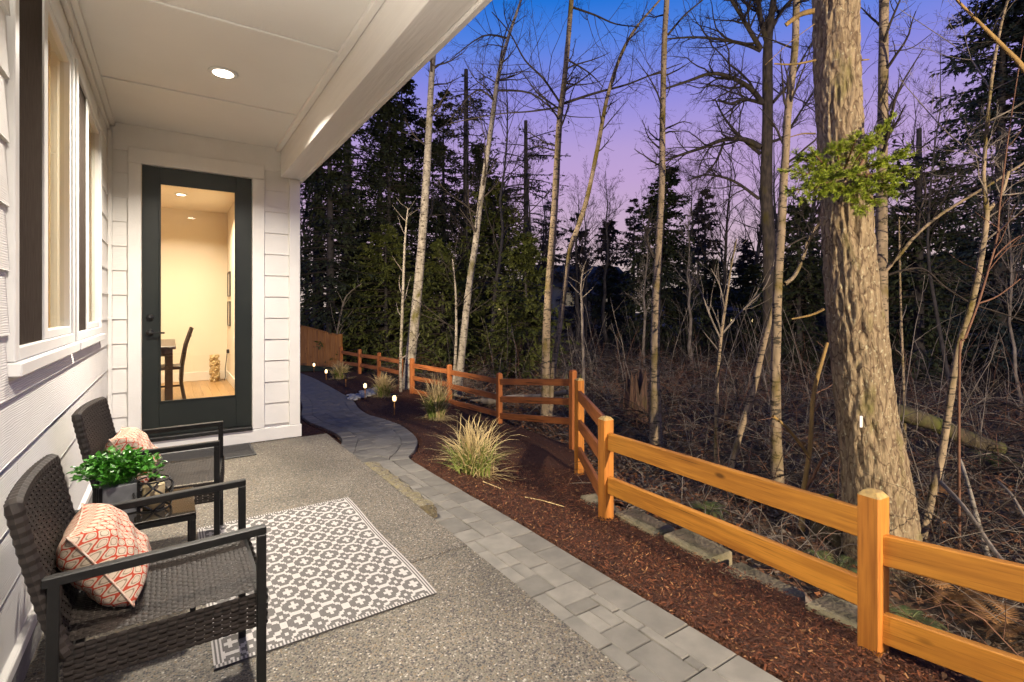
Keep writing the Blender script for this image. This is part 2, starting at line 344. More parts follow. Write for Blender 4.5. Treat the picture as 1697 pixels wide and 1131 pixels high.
M['yellowbark'] = bark('yellowish stem', (.34, .22, .075), (.22, .15, .06), .3)
M['farbark'] = mat('far trunk', (.06, .055, .055), .9, (.035, .032, .03), 6)
M['needle_d'] = mat('dark conifer needles', (.022, .032, .014), .75, (.040, .052, .020), 1.3)
M['needle_b'] = mat('blue grey conifer needles', (.017, .030, .032), .75, (.035, .055, .055), 1.5)
M['needle_g'] = mat('green conifer needles', (.12, .135, .028), .7, (.075, .095, .02), 1.1)
def firbark():
    m = mat('furrowed fir bark', (.32, .25, .155), .9, (.19, .145, .088), 26, stretch=(1, 1, .4), bump=1, bscale=30, dist=.03, detail=8)
    N, L, b = nodes(m); t = N.new('ShaderNodeTexCoord'); mp = N.new('ShaderNodeMapping'); mp.inputs['Scale'].default_value = (1, 1, .30); L.new(t.outputs['Object'], mp.inputs[0])
    nz = N.new('ShaderNodeTexNoise'); nz.inputs['Scale'].default_value = 9; L.new(mp.outputs[0], nz.inputs['Vector'])
    mxv = N.new('ShaderNodeMix'); mxv.data_type = 'RGBA'; mxv.inputs[0].default_value = .12; L.new(mp.outputs[0], mxv.inputs[6]); L.new(nz.outputs['Color'], mxv.inputs[7])
    vo = N.new('ShaderNodeTexVoronoi'); vo.feature = 'DISTANCE_TO_EDGE'; vo.inputs['Scale'].default_value = 19; L.new(mxv.outputs[2], vo.inputs['Vector'])
    mr = N.new('ShaderNodeMapRange'); mr.inputs[1].default_value = .09; mr.inputs[2].default_value = .0; L.new(vo.outputs['Distance'], mr.inputs[0])
    mixcol(m, mr.outputs[0], (.10, .065, .04))
    mixcol(m, noise_fac(m, 38, .60, .72, (1, 1, .8), 3, 5.), (.42, .40, .27))
    mixcol(m, noise_fac(m, 5, .60, .74, (1, 1, .5), 4, 9.), (.17, .15, .055))
    return m
M['fir'] = firbark()
M['sprig'] = mat('fresh green needles', (.31, .38, .03), .55, (.20, .28, .022), 14)
M['wicker'] = mat('dark brown resin wicker', (.016, .0125, .0105), .55, (.025, .0195, .0165), 40, spec=.28)
M['leaf'] = mat('fresh green leaves', (.035, .17, .012), .35, (.075, .27, .022), 30, obvar=.1)
M['blade_g'] = mat('green grass blade', (.15, .21, .035), .7, (.22, .28, .06), 10)
M['blade_t'] = mat('tan grass blade', (.62, .50, .26), .75, (.45, .35, .17), 12)
M['rug_d'] = mat('grey rug yarn', (.145, .135, .126), .95, (.11, .103, .096), 200, bump=.5, bscale=300, dist=.002)
M['rug_w'] = mat('off white rug yarn', (.50, .475, .44), .95, (.43, .405, .38), 200, bump=.5, bscale=300, dist=.002)
M['mat'] = mat('charcoal doormat', (.035, .033, .033), .95, (.05, .048, .047), 150, bump=.6, bscale=250)
M['cloth'] = mat('cushion piping fabric', (.62, .52, .42), .9, (.45, .22, .15), 40)
M['candle'] = mat('ivory candle', (.55, .44, .25), .5, (.50, .39, .21), 10)
M['galv'] = mat('galvanised planter', (.17, .175, .18), .5, (.24, .245, .25), 18, metal=.5)
M['smoked'] = mat('smoked glass top', (.020, .017, .014), .06, spec=.8)
M['wool'] = mat('cream ruffled fabric', (.62, .47, .24), .9, (.48, .34, .15), 30, bump=.8, bscale=60)
M['paper'] = mat('picture paper', (.65, .58, .48), .8, (.5, .44, .36), 6)
M['lens'] = emit('lit lens', (1, .87, .66), 30)
M['lens_in'] = emit('lit ceiling lens', (1, .86, .62), 14)
M['pathlens'] = emit('lit path light lens', (1, .70, .36), 4.5)
M['farwin'] = emit('far lit window', (1, .75, .35), 2.2)
M['farwin2'] = emit('dim far window', (.75, .60, .36), .16)
M['fog'] = glassm('path light glass', (.9, .9, .9))
def pillowmat():
    m = bpy.data.materials.new('ogee print cushion fabric'); m.use_nodes = True; N, L, b = nodes(m); b.inputs['Roughness'].default_value = .9
    uv = N.new('ShaderNodeUVMap'); sp = N.new('ShaderNodeSeparateXYZ'); L.new(uv.outputs[0], sp.inputs[0])
    def mth(op, a, b_=None):
        n = N.new('ShaderNodeMath'); n.operation = op
        for i, x in enumerate((a, b_)):
            if x is None: continue
            if isinstance(x, (int, float)): n.inputs[i].default_value = x
            else: L.new(x, n.inputs[i])
        return n.outputs[0]
    nz = N.new('ShaderNodeTexNoise'); nz.inputs['Scale'].default_value = 60; L.new(uv.outputs[0], nz.inputs['Vector'])
    nn = mth('MULTIPLY', mth('SUBTRACT', nz.outputs['Fac'], .5), .55)
    a = mth('MULTIPLY', sp.outputs[0], 2*math.pi*10.5); c_ = mth('MULTIPLY', sp.outputs[1], 2*math.pi*7.5)
    f = mth('ADD', mth('ADD', mth('COSINE', a), mth('COSINE', c_)), nn)
    red = mth('LESS_THAN', mth('ABSOLUTE', mth('ADD', f, .25)), .36)
    tau = mth('LESS_THAN', mth('ABSOLUTE', mth('SUBTRACT', f, .95)), .20)
    tau2 = mth('LESS_THAN', mth('ABSOLUTE', mth('ADD', f, 1.25)), .13)
    b.inputs['Base Color'].default_value = (.55, .45, .34, 1)
    mixcol(m, mth('MAXIMUM', tau, tau2), (.26, .20, .14)); mixcol(m, red, (.42, .05, .02))
    return m
M['pillow'] = pillowmat()

# ------------------------------------------------------------------ the setting: patio, path, beds, forest floor
WX = -.45; DY = 5.56; CZ = 2.935
patio = MB().box(WX, 1.37, 2.465, 5.52, -.30, 0).build('patio', M['agg'], bevel=.006); tag(patio, kind='structure', label='exposed aggregate concrete patio under the porch')
MB().box(WX, 1.37, -3, 2.457, -.30, -.001).build('slab', M['agg'], patio, bevel=.006)
MB().box(WX, 1.36, 2.45, 2.47, -.30, -.008).build('control_joint', M['sand'], patio)
b_ = MB()
for i in range(40):
    y = 3.13+i*.03; b_.add([(1.372, y, -.16), (1.372, y, -.004), (1.42, y, -.002+.004*math.sin(i*1.7)), (1.475+.012*math.sin(i*.9), y, -.012), (1.50+.014*math.sin(i*.9), y, -.05), (1.505+.014*math.sin(i*.9), y, -.16)], [])
b_.f = [(i*6+j, i*6+j+1, i*6+j+7, i*6+j+6) for i in range(39) for j in range(5)]+[(0, 5, 4, 3, 2, 1), (39*6, 39*6+1, 39*6+2, 39*6+3, 39*6+4, 39*6+5)]; b_.m = [0]*len(b_.f)
b_.build('mossy_edge', M['mossagg'], patio)

def gridmesh(name, xs, ys, zf, m, **kw):
    X, Y = np.meshgrid(xs, ys); Z = zf(X, Y); V = np.stack([X, Y, Z], -1).reshape(-1, 3)
    nx, ny = len(xs), len(ys); i = (np.arange(ny-1)[:, None]*nx+np.arange(nx-1)[None]).ravel()
    return npmesh(name, V, np.stack([i, i+1, i+nx+1, i+nx], 1), m, smooth=True, **kw)
def lumps(X, Y, a):
    Z = np.zeros_like(X)
    for f_, w_ in ((3, .5), (9, .3), (23, .2)):
        ph = rng.uniform(0, 6, 8)
        Z += w_*(np.sin(f_*X+ph[0])*np.cos(f_*.9*Y+ph[1])+np.sin(f_*.7*(X+Y)+ph[2])*np.cos(f_*.8*(X-Y)+ph[3]))
    return a*Z
def bedz(X, Y):
    inp = (X > xl(Y)-.06) & (X < xr(Y)+.03) & (Y < 19)
    under = (X < 1.45) & (Y < 5.6)
    return np.where(inp, gz(X, Y)-.07, np.where(under, gz(X, Y)-.12, gz(X, Y)-.012+lumps(X, Y, .010)))
bed = gridmesh('mulch_bed', np.arange(1.12, 5.3, .035), np.arange(-2, 19.5, .045), lambda X, Y: np.where(X > fX(Y)+.14, gz(X, Y)-2.2, bedz(X, Y)), M['mulch'])
tag(bed, kind='structure', label='dark red bark mulch bed between path and fence')
xs = np.concatenate([np.linspace(-160, -8, 20), np.linspace(-7, 1, 9), np.arange(1.2, 20, .16), np.linspace(21, 180, 40)])
ys = np.concatenate([np.linspace(-160, -8, 20), np.arange(-7, 26, .2), np.linspace(28, 200, 45)])
gr = gridmesh('ground', xs, ys, terr, M['soil']); tag(gr, kind='structure', label='dark forest floor behind the fence')
lw = gridmesh('lawn', np.linspace(1.2, 5.2, 12), np.linspace(17.2, 24, 14), lambda X, Y: -.69+0*X+.02*np.sin(X*3+Y), M['lawn']); tag(lw, kind='structure', label='small patch of lawn by the far board fence')

# the path: pavers one by one
V = []; k = 0
ysb = np.arange(-1.6, 19, .1); XL, XRr = xl(ysb)+.01, xr(ysb)-.01
V = np.stack([np.stack([XL, ysb, pY(ysb)-.014], 1), np.stack([XRr, ysb, pY(ysb)-.014], 1)], 1).reshape(-1, 3)
i = np.arange(len(ysb)-1)*2
path = npmesh('path', V, np.stack([i, i+1, i+3, i+2], 1), M['sand']); tag(path, kind='structure', label='winding grey concrete paver path')
def clip(poly, p, n):                                    # keep side where (x-p).n >= 0
    out = []
    for a, b in zip(poly, poly[1:]+poly[:1]):
        da = (a[0]-p[0])*n[0]+(a[1]-p[1])*n[1]; db = (b[0]-p[0])*n[0]+(b[1]-p[1])*n[1]
        if da >= 0: out.append(a)
        if da*db < 0: t = da/(da-db); out.append((a[0]+(b[0]-a[0])*t, a[1]+(b[1]-a[1])*t))
    return out
pavers = []
def tang(Lp, i):
    t = Lp[min(i+2, len(Lp)-1)]-Lp[max(i-2, 0)]; return t/np.linalg.norm(t)
def soldier(Lp, side, w, ln):                            # border course standing on the edge line
    d = np.r_[0, np.cumsum(np.linalg.norm(np.diff(Lp, axis=0), axis=1))]
    n = int(d[-1]/ln); s_ = np.linspace(0, d[-1], n+1)
    px_ = np.interp(s_, d, Lp[:, 0]); py_ = np.interp(s_, d, Lp[:, 1])
    t = np.gradient(np.stack([px_, py_], 1), axis=0); t /= np.linalg.norm(t, axis=1, keepdims=True)
    nn = np.stack([-t[:, 1], t[:, 0]], 1)*side
    for i in range(n):
        a = (px_[i], py_[i]); b = (px_[i+1], py_[i+1]); c_ = (b[0]+nn[i+1, 0]*w, b[1]+nn[i+1, 1]*w); d_ = (a[0]+nn[i, 0]*w, a[1]+nn[i, 1]*w)
        if a[1] > -1.2: pavers.append([a, b, c_, d_] if side > 0 else [d_, c_, b, a])
SW = .19
strip = RL[RL[:, 1] < 4.68]; curve = RL[RL[:, 1] >= 4.64]
soldier(strip, 1, .165, .225); soldier(curve, 1, SW, .115)
lc = LL[LL[:, 1] > 5.35]; soldier(lc, -1, SW, .115)
# interior lattice, three sizes
U = .0775; occ = set()
def lattice(x0, x1, y0, y1):
    rnd = random.Random(3); nx, ny = int((x1-x0)/U), int((y1-y0)/U)
    for j in range(ny):
        for i in range(nx):
            if (i, j) in occ: continue
            for w, h in sorted([(2, 3), (3, 2), (2, 2), (3, 3), (2, 1), (1, 2)], key=lambda q: rnd.random()-(.35 if q[0]*q[1] > 4 else 0))+[(1, 1)]:
                cells = [(i+a, j+b) for a in range(w) for b in range(h)]
                if i+w <= nx and j+h <= ny and not any(q in occ for q in cells): break
            occ.update(cells); xa, ya = x0+i*U, y0+j*U
            poly = [(xa, ya), (xa+w*U, ya), (xa+w*U, ya+h*U), (xa, ya+h*U)]
            cx, cy = xa+w*U/2, ya+h*U/2
            ir = int(np.argmin((RL[:, 0]-cx)**2+(RL[:, 1]-cy)**2)); tr = tang(RL, ir); nr = (-tr[1], tr[0]); wr = .165 if RL[ir, 1] < 4.66 else SW
            poly = clip(poly, (RL[ir, 0]+nr[0]*wr, RL[ir, 1]+nr[1]*wr), nr)
            il = int(np.argmin((LL[:, 0]-cx)**2+(LL[:, 1]-cy)**2)); tl = tang(LL, il); nl = (tl[1], -tl[0]); wl_ = SW if LL[il, 1] > 5.4 else 0
            if len(poly) > 2: poly = clip(poly, (LL[il, 0]+nl[0]*wl_, LL[il, 1]+nl[1]*wl_), nl)
            if len(poly) > 2:
                ar = .5*abs(sum(a[0]*b[1]-b[0]*a[1] for a, b in zip(poly, poly[1:]+poly[:1])))
                if ar > .0012: pavers.append(poly)
lattice(1.378, 3.5, .2, 18)
def paver_geo(poly, mb):
    n = len(poly); cx = sum(p[0] for p in poly)/n; cy = sum(p[1] for p in poly)/n
    def ins(d):
        o = []
        for x, y in poly:
            l = math.hypot(x-cx, y-cy)+1e-6; o.append((x-(x-cx)/l*d*1.3, y-(y-cy)/l*d*1.3))
        return o
    h = random.uniform(-.0022, .0022); a, b = ins(.0022), ins(.0065); V = []
    for q, dz in ((a, -.05), (a, -.0045), (b, 0)): V += [(x, y, float(pY(y))+dz+h) for x, y in q]
    Fc = [(r*n+i, r*n+(i+1) % n, (r+1)*n+(i+1) % n, (r+1)*n+i) for r in (0, 1) for i in range(n)]+[tuple(2*n+i for i in range(n))]
    mb.add(V, Fc)
def ccw(p): return p if sum(a[0]*b[1]-b[0]*a[1] for a, b in zip(p, p[1:]+p[:1])) > 0 else p[::-1]
pavers = [ccw(p) for p in pavers]
pavers.sort(key=lambda p: p[0][1] if p[0][1] > .4 else 90)
for p in pavers[:300]: mb = MB(); paver_geo(p, mb); mb.build('paver', M['paver'], path)
mb = MB()
for p in pavers[300:]: paver_geo(p, mb)
o = mb.build('far_pavers', M['paver'], path); o['kind'] = 'stuff'

# mulch chips
n = 48000
cy_ = np.concatenate([rng.uniform(.2, 5, n*2//3), rng.uniform(5, 14, n//3)]); a_, b2 = xr(cy_), fX(cy_)+.12
cx_ = a_+(b2-a_)*rng.uniform(0.01, 1, len(cy_))
ny_ = 2500; y2 = rng.uniform(5.55, 9, ny_); x2 = rng.uniform(1.25, 1.95, ny_); ok = x2 < xl(y2)-.02
cx_ = np.r_[cx_, x2[ok]]; cy_ = np.r_[cy_, y2[ok]]
n = len(cx_); cz_ = gz(cx_, cy_)+rng.uniform(-.006, .012, n)
th = rng.uniform(0, 2*np.pi, n); ln = rng.uniform(.004, .013, n)*(1+(rng.random(n) < .05)*1.6); wd = rng.uniform(.0014, .004, n); tilt = rng.uniform(-.5, .5, n)
d = np.stack([np.cos(th)*np.cos(tilt), np.sin(th)*np.cos(tilt), np.sin(tilt)], 1); s2 = np.stack([-np.sin(th), np.cos(th), rng.uniform(-.6, .6, n)], 1)
P0 = np.stack([cx_, cy_, cz_], 1); nrm = np.cross(d, s2); nrm /= np.linalg.norm(nrm, axis=1, keepdims=True)
Vc = np.stack([P0-d*ln[:, None]-s2*wd[:, None]*.6, P0+d*ln[:, None]-s2*wd[:, None], P0+d*ln[:, None]*.8+s2*wd[:, None], P0-d*ln[:, None]+s2*wd[:, None], P0+nrm*.003], 1).reshape(-1, 3)
i = np.arange(n)[:, None]*5
Fq = np.concatenate([i+np.array([[0, 1, 4]]), i+np.array([[1, 2, 4]]), i+np.array([[2, 3, 4]]), i+np.array([[3, 0, 4]])], 1).reshape(-1, 3)
pick = rng.choice(3, n, p=[.62, .32, .06]); o = npmesh('mulch_chips', Vc, Fq, [M['chip1'], M['chip2'], M['chip3']], mi=np.repeat(pick, 4))
tag(o, 'loose shredded bark chips strewn over the mulch bed', 'mulch', kind='stuff')

# ------------------------------------------------------------------ the house
house = empty('house', (0, 0, 0), 0, 'white lap-sided house with covered porch and dark glass door', 'house')
ROW0, ROW = .16, .213
WIN = [(2.35, 3.64), (3.72, 4.95)]; WZ0, WZ1 = 1.08, 2.72
wall = MB()
def hole_wall(mb, ax, c0, c1, lo, hi, z0, z1, holes):      # slab with rectangular holes; ax 0: slab runs along y
    cuts = sorted(holes); p = lo
    def bx(a, b, za, zb):
        if b-a > 1e-4 and zb-za > 1e-4: mb.box(c0, c1, a, b, za, zb) if ax == 0 else mb.box(a, b, c0, c1, za, zb)
    for a, b, za, zb in cuts: bx(p, a, z0, z1); bx(a, b, z0, za); bx(a, b, zb, z1); p = b
    bx(p, hi, z0, z1)
hole_wall(wall, 0, WX-.14, WX-.013, -4, DY+.15, .06, 3.1, [(a+.03, b-.03, WZ0+.05, WZ1-.03) for a, b in WIN])
wl_o = wall.build('wall', M['trim'], house); tag(wl_o, 'long side wall with two tall windows')
def lap_y(parent, y0, y1, z0, z1, m, x=WX, sgn=1):          # lap board running along y, facing +x
    o = [(x-.012*sgn, z0), (x+.006*sgn, z0), (x+.0045*sgn, z0+.004), (x-.007*sgn, z1+.02), (x-.012*sgn, z1+.02)]
    V = [(a, y, b) for y in (y0, y1) for a, b in o]; n = 5
    Fc = [(i, (i+1) % n, n+(i+1) % n, n+i) for i in range(n)]+[(4, 3, 2, 1, 0), (5, 6, 7, 8, 9)]
    return MB().add(V, Fc).build('siding_board', m, parent)
def lap_x(parent, x0, x1, z0, z1, m, y=DY):                 # facing -y
    o = [(y+.012, z0), (y-.006, z0), (y-.0045, z0+.004), (y+.007, z1+.02), (y+.012, z1+.02)]
    V = [(x, a, b) for x in (x0, x1) for a, b in o]; n = 5
    Fc = [(n+i, n+(i+1) % n, (i+1) % n, i) for i in range(n)]+[(0, 1, 2, 3, 4), (9, 8, 7, 6, 5)]
    return MB().add(V, Fc).build('siding_board', m, parent)
for k in range(13):
    z0 = ROW0+k*ROW; z1 = min(z0+ROW, 2.88)
    if z1 > WZ0+.02 and z0 < WZ1: segs = [(-4, 2.335), (3.655, 3.705), (4.965, DY-.03)]; segs = segs if z0 > WZ0 else [segs[0], segs[2]]
    else: segs = [(-4, 1.28+.6*(k % 3)), (1.283+.6*(k % 3), DY-.03)]
    for a, b in segs: lap_y(wl_o, a, b, z0, z1, M['siding_y'])
    if z0 < WZ0 < z1: lap_y(wl_o, 2.337, 4.963, z0, WZ0-.022, M['siding_y'])
MB().box(WX-.01, WX+.028, -4, DY, .115, ROW0-.002).build('water_table', M['trim'], wl_o, bevel=.004)
MB().box(WX-.01, WX+.020, -4, DY, -.28, .113).build('foundation', M['concrete'], wl_o)
MB().box(WX-.012, WX+.016, -4, DY-.02, 2.86, CZ).build('frieze', M['trim'], wl_o, bevel=.003)
MB().box(WX, WX+.03, DY-.03, DY, .16, 2.86).build('corner_trim', M['trim'], wl_o, bevel=.003)
# wall with the door
dw = MB(); hole_wall(dw, 1, DY+.013, DY+.15, WX, 1.094, .02, 3.1, [(-.225, .671, .10, 2.61)])
dwo = dw.build('wall', M['trim'], house); tag(dwo, 'narrow end wall holding the glass door')
for k in range(12):
    z0 = ROW0+k*ROW; z1 = min(z0+ROW, 2.70)
    if z0 > 2.6: continue
    lap_x(dwo, WX+.031, -.313, z0, z1, M['siding_x']); lap_x(dwo, .773, 1.0, z0, z1, M['siding_x'])
MB().box(WX+.031, 1.106, DY-.004, DY+.012, 2.70, CZ).build('frieze', M['trim'], dwo, bevel=.003)
for x0, x1 in ((-.312, -.216), (.664, .772)): MB().box(x0, x1, DY-.026, DY+.05, .13, 2.60).build('door_casing', M['trim'], dwo, bevel=.004)
MB().box(-.312, .772, DY-.028, DY+.05, 2.601, 2.735).build('head_casing', M['trim'], dwo, bevel=.004)
MB().box(1.002, 1.106, DY-.022, DY+.12, .13, 2.64).build('corner_board', M['trim'], dwo, bevel=.004)
MB().box(WX+.031, 1.118, DY-.034, DY+.12, 0.002, .128).build('base_board', M['trim'], dwo, bevel=.004)
# outer side wall beyond the corner
sw_ = MB().box(.93, 1.092, DY+.151, 10.3, -.7, 3.1).build('wall', M['trim'], house)
for k in range(-4, 13): lap_y(sw_, DY+.125, 10.3, ROW0+k*ROW, min(ROW0+(k+1)*ROW, 2.9), M['siding_y'], 1.104)
# door
door = MB(); y0, y1 = DY+.018, DY+.062
door.box(-.214, -.088, y0, y1, .165, 2.598); door.box(.528, .662, y0, y1, .165, 2.598)
door.box(-.088, .528, y0, y1, .165, .465); door.box(-.088, .528, y0, y1, 2.455, 2.598)
dr = door.build('door', M['door'], house, bevel=.003); tag(dr, 'dark green-black exterior door with full-height glass')
st = MB()
for a in ((-.089, -.074, .464, 2.456), (.514, .529, .464, 2.456)): st.box(a[0], a[1], y0-.008, y0+.004, a[2], a[3])
st.box(-.074, .514, y0-.008, y0+.004, .464, .478); st.box(-.074, .514, y0-.008, y0+.004, 2.442, 2.456)
st.build('glazing_bead', M['door'], dr, bevel=.002)
MB().box(-.087, .527, y0+.018, y0+.024, .466, 2.454).build('glass_pane', M['glass'], dr)
MB().lathe([(.0, 0), (.029, 0), (.031, .006), (.026, .014), (.012, .016), (.012, .026), (0, .026)], 24).build('deadbolt', M['black'], dr, True, mw=Matrix.Translation((-.155, y0, 1.235))@Matrix.Rotation(R(90), 4, 'X'))
hd = MB().lathe([(.0, 0), (.031, 0), (.033, .006), (.028, .016), (.013, .02), (.013, .05), (0, .05)], 24).build('door_handle', M['black'], dr, True, mw=Matrix.Translation((-.155, y0, 1.10))@Matrix.Rotation(R(90), 4, 'X'))
MB().bar((-.165, y0-.045, 1.10), (-.045, y0-.045, 1.097), .014, .016).build('door_lever', M['black'], dr, bevel=.004)
MB().box(-.216, .664, DY-.05, DY+.12, .129, .163).build('threshold', M['black'], dr, bevel=.004)
# windows
for wi, (a, b) in enumerate(WIN):
    X0 = WX+.015; fr = MB(); x0, x1 = WX-.05, X0
    fr.box(x0, x1, a, a+.06, WZ0+.05, WZ1); fr.box(x0, x1, b-.06, b, WZ0+.05, WZ1)
    fr.box(x0, x1, a+.06, b-.06, WZ1-.06, WZ1); fr.box(x0, x1, a+.06, b-.06, WZ0+.05, WZ0+.10)
    w = fr.build('window', M['vinyl'], house, bevel=.004); tag(w, ('near' if wi == 0 else 'far')+' tall window half covered by a dark insect screen')
    mid = a+(b-a)*(.44 if wi == 0 else .42)
    ss = MB(); xs0, xs1 = WX-.04, WX+.006
    ss.box(xs0, xs1, mid-.035, mid+.045, WZ0+.101, WZ1-.061); ss.box(xs0, xs1, b-.095, b-.061, WZ0+.101, WZ1-.061)
    ss.box(xs0, xs1, mid+.045, b-.095, WZ0+.101, WZ0+.14); ss.box(xs0, xs1, mid+.045, b-.095, WZ1-.10, WZ1-.061)
    ss.build('sash', M['vinyl'], w, bevel=.003)
    MB().box(WX-.004, WX-.001, a+.061, mid-.036, WZ0+.101, WZ1-.061).build('insect_screen', M['screen'], w)
    MB().box(WX-.024, WX-.018, mid+.046, b-.096, WZ0+.141, WZ1-.101).build('glass_pane', M['winglass'], w)
    MB().box(WX-.01, WX+.034, a-.012, b+.012, WZ0, WZ0+.049).build('sill', M['vinyl'], w, bevel=.005)
    for j in range(int((b-a-.12)/.085)):
        y = a+.105+j*.085
        MB().bar((WX-.066, y, WZ0+.1), (WX-.066, y, WZ1-.05), .086, .003, up=(math.cos(.10), math.sin(.10), 0)).build('blind_slat', M['blind'], w)
# porch ceiling, battens, beam
ce = MB().box(WX, .918, -4, DY, CZ, CZ+.05).build('porch_ceiling', M['ceil'], house)
for y in (-.42, .82, 2.04, 3.27, 4.52): MB().box(WX+.03, .90, y-.022, y+.022, CZ-.013, CZ-.001).build('batten', M['ceil'], ce, bevel=.003)
MB().box(WX+.017, WX+.05, -4, DY, CZ-.035, CZ-.001).build('edge_trim', M['ceil'], ce, bevel=.004)
MB().box(.872, .917, -4, DY-.005, CZ-.035, CZ-.001).build('edge_trim', M['ceil'], ce, bevel=.004)
bmo = MB().box(.92, 1.10, -4, DY-.03, 2.642, 3.05).build('porch_beam', M['beamwood'], house, bevel=.004)
MB().box(1.101, 1.135, -4, DY+.1, 2.622, 3.12).build('fascia', M['beamwood'], bmo, bevel=.004)
MB().box(-5, 1.2, -4.2, 10.6, 3.13, 3.3).build('roof', M['farbark'], house)
# rooms behind: floor boards, walls, ceiling
rm = MB(); rm.box(-4.2, -4.0, -4, 10.05, .1, 2.95); rm.box(-4, .93, 9.9, 10.05, .1, 2.95); rm.box(.80, .929, DY+.151, 9.9, .1, 2.95); rm.box(-4, WX-.15, -4.2, -4, .1, 2.95)
rmo = rm.build('room_wall', M['intwall'], house)
MB().box(-4.2, .93, -4, 10.05, 2.95, 3.05).build('room_ceiling', M['intwall'], house)
fl = MB().box(-4, WX-.141, -4, DY+.15, -.1, .112).build('room_floor', M['intfloor'], house)
MB().box(-4, .80, DY+.151, 9.9, -.1, .112).build('subfloor', M['intfloor'], fl)
for j in range(46):
    x = .795-j*.105
    MB().box(x-.103, x, DY+.152, 9.89, .112, .120).build('floor_plank', M['intfloor'], fl)
    if j > 12: break
MB().box(-4, .785, 9.882, 9.899, .121, .27).build('skirting_board', M['inttrim'], rmo, bevel=.003)
MB().box(.783, .799, DY+.16, 9.88, .121, .27).build('skirting_board', M['inttrim'], rmo, bevel=.003)
cs_ = MB(); cs_.box(-.38, -.29, 9.87, 9.899, 1.28, 2.5); cs_.box(-1.5, -.24, 9.85, 9.899, 1.22, 1.279); cs_.box(-1.5, -.2, 9.87, 9.899, 2.5, 2.6); cs_.build('window_casing', M['inttrim'], rmo)
c2_ = MB(); c2_.box(.77, .799, 8.3, 8.4, .9, 2.5); c2_.box(.76, .799, 7.0, 8.46, .84, .899); c2_.build('window_casing', M['inttrim'], rmo)
MB().box(.05, .25, 7.9, 8.0, 2.935, 2.949).build('air_vent', M['inttrim'], house)

# ------------------------------------------------------------------ lamps
def recessed(loc, label, power, lens, rad=.072, group='recessed ceiling lights', color=(1, .90, .77)):
    t = empty('recessed_light', loc, 0, label, 'ceiling light', group)
    MB().lathe([(rad, -.001), (rad+.018, -.001), (rad+.020, -.006), (rad+.012, -.012), (rad, -.010)], 32).build('trim_ring', M['vinyl'], t, True)
    MB().lathe([(0, -.003), (rad, -.003), (rad*.95, -.009), (rad*.6, -.013), (0, -.014)], 32).build('lens', lens, t, True)
    lamp('lamp', 'AREA', (0, 0, -.022), power, color, t, shape='DISK', size=rad*2, spread=R(142))
    return t
recessed((.297, 3.977, CZ), 'lit round recessed light in the porch ceiling', LAMP_NEAR, M['lens'], group=None)
recessed((.297, .60, CZ), 'added unseen recessed light in the porch ceiling above the camera', FILL_BACK, M['lens'], group=None)  # second downlight, added out of view to light porch and fence
for k, (x, y) in enumerate([(-.15, 7.4), (.12, 8.6), (-2.2, 7.6), (-1.5, 3.5), (-2.2, .6)]):
    recessed((x, y, 2.95), 'lit recessed light in the room ceiling '+['seen through the top of the door', 'farther back behind the door glass', 'in the far left of the room', 'behind the windows', 'at the near end of the room'][k], ROOM, M['lens_in'], .06, None, (1, .85, .63))
# added out of view: spot lamp to light the woods, wing to carry it
pp = empty('porch_post', (1.0, -4.1, -.1), 0, 'square white porch post behind the camera', 'post')
MB().box(-.07, .07, -.07, .07, 0, 2.74).build('shaft', M['trim'], pp, bevel=.005)
MB().box(-.09, .09, -.09, .09, 0, .2).build('plinth', M['trim'], pp, bevel=.005)
MB().box(-4, 2.6, -12, -9.6, -.3, 3.1).build('added_wing_wall', M['trim'], house)  # unseen wing, added only as a mount for the spot lamp
FLP = Vector((2.2, -9.57, 2.45))
fl_ = empty('added_floodlight', FLP, 0, 'unseen spot lamp added behind the camera to light the woods', 'added_floodlight')
MB().box(-.04, .04, -.029, .05, -.04, .04).build('bracket', M['black'], fl_, bevel=.003)
aim = Vector((math.sin(R(34.3)), math.cos(R(34.3)), -.19)).normalized(); q_ = aim.to_track_quat('-Z', 'Y')
hd_ = MB().lathe([(.04, .16), (.07, .12), (.085, .02), (.085, .0), (.075, .0), (.06, .1)], 20).build('hood', M['black'], fl_, True, loc=(0, .14, 0)); hd_.rotation_euler = q_.to_euler()
ln_ = MB().lathe([(0, .02), (.074, .02), (.074, .012), (0, .008)], 20).build('lens', M['lens'], fl_, True, loc=(0, .14, 0)); ln_.rotation_euler = q_.to_euler()
lo_ = lamp('lamp', 'SPOT', Vector((0, .14, 0))+aim*.02, FILL_FLOOD, (1, .80, .56), fl_, shadow_soft_size=.06, spot_size=R(79), spot_blend=.32); lo_.rotation_euler = q_.to_euler()

# unseen uplight added on the siding to brighten the porch ceiling
sc_ = empty('added_sconce', (WX+.008, 1.15, 1.85), 0, 'unseen uplight added beside the camera for the porch ceiling', 'sconce')
MB().box(0, .02, -.05, .05, -.08, .08).build('back_plate', M['vinyl'], sc_, bevel=.003)
MB().lathe([(.035, -.07), (.06, -.06), (.075, .06), (.070, .06), (.055, -.05)], 24, (.09, 0, 0)).build('shade', M['vinyl'], sc_, True)
MB().lathe([(.0, -.03), (.03, -.03), (.035, .0), (.02, .02), (0, .022)], 16, (.09, 0, 0)).build('bulb', M['lens_in'], sc_, True)
o = lamp('lamp', 'SPOT', (.09, 0, .03), FILL_SCONCE, (1, .91, .79), sc_, shadow_soft_size=.04, spot_size=R(165), spot_blend=.8); o.rotation_euler = (R(180), 0, 0)
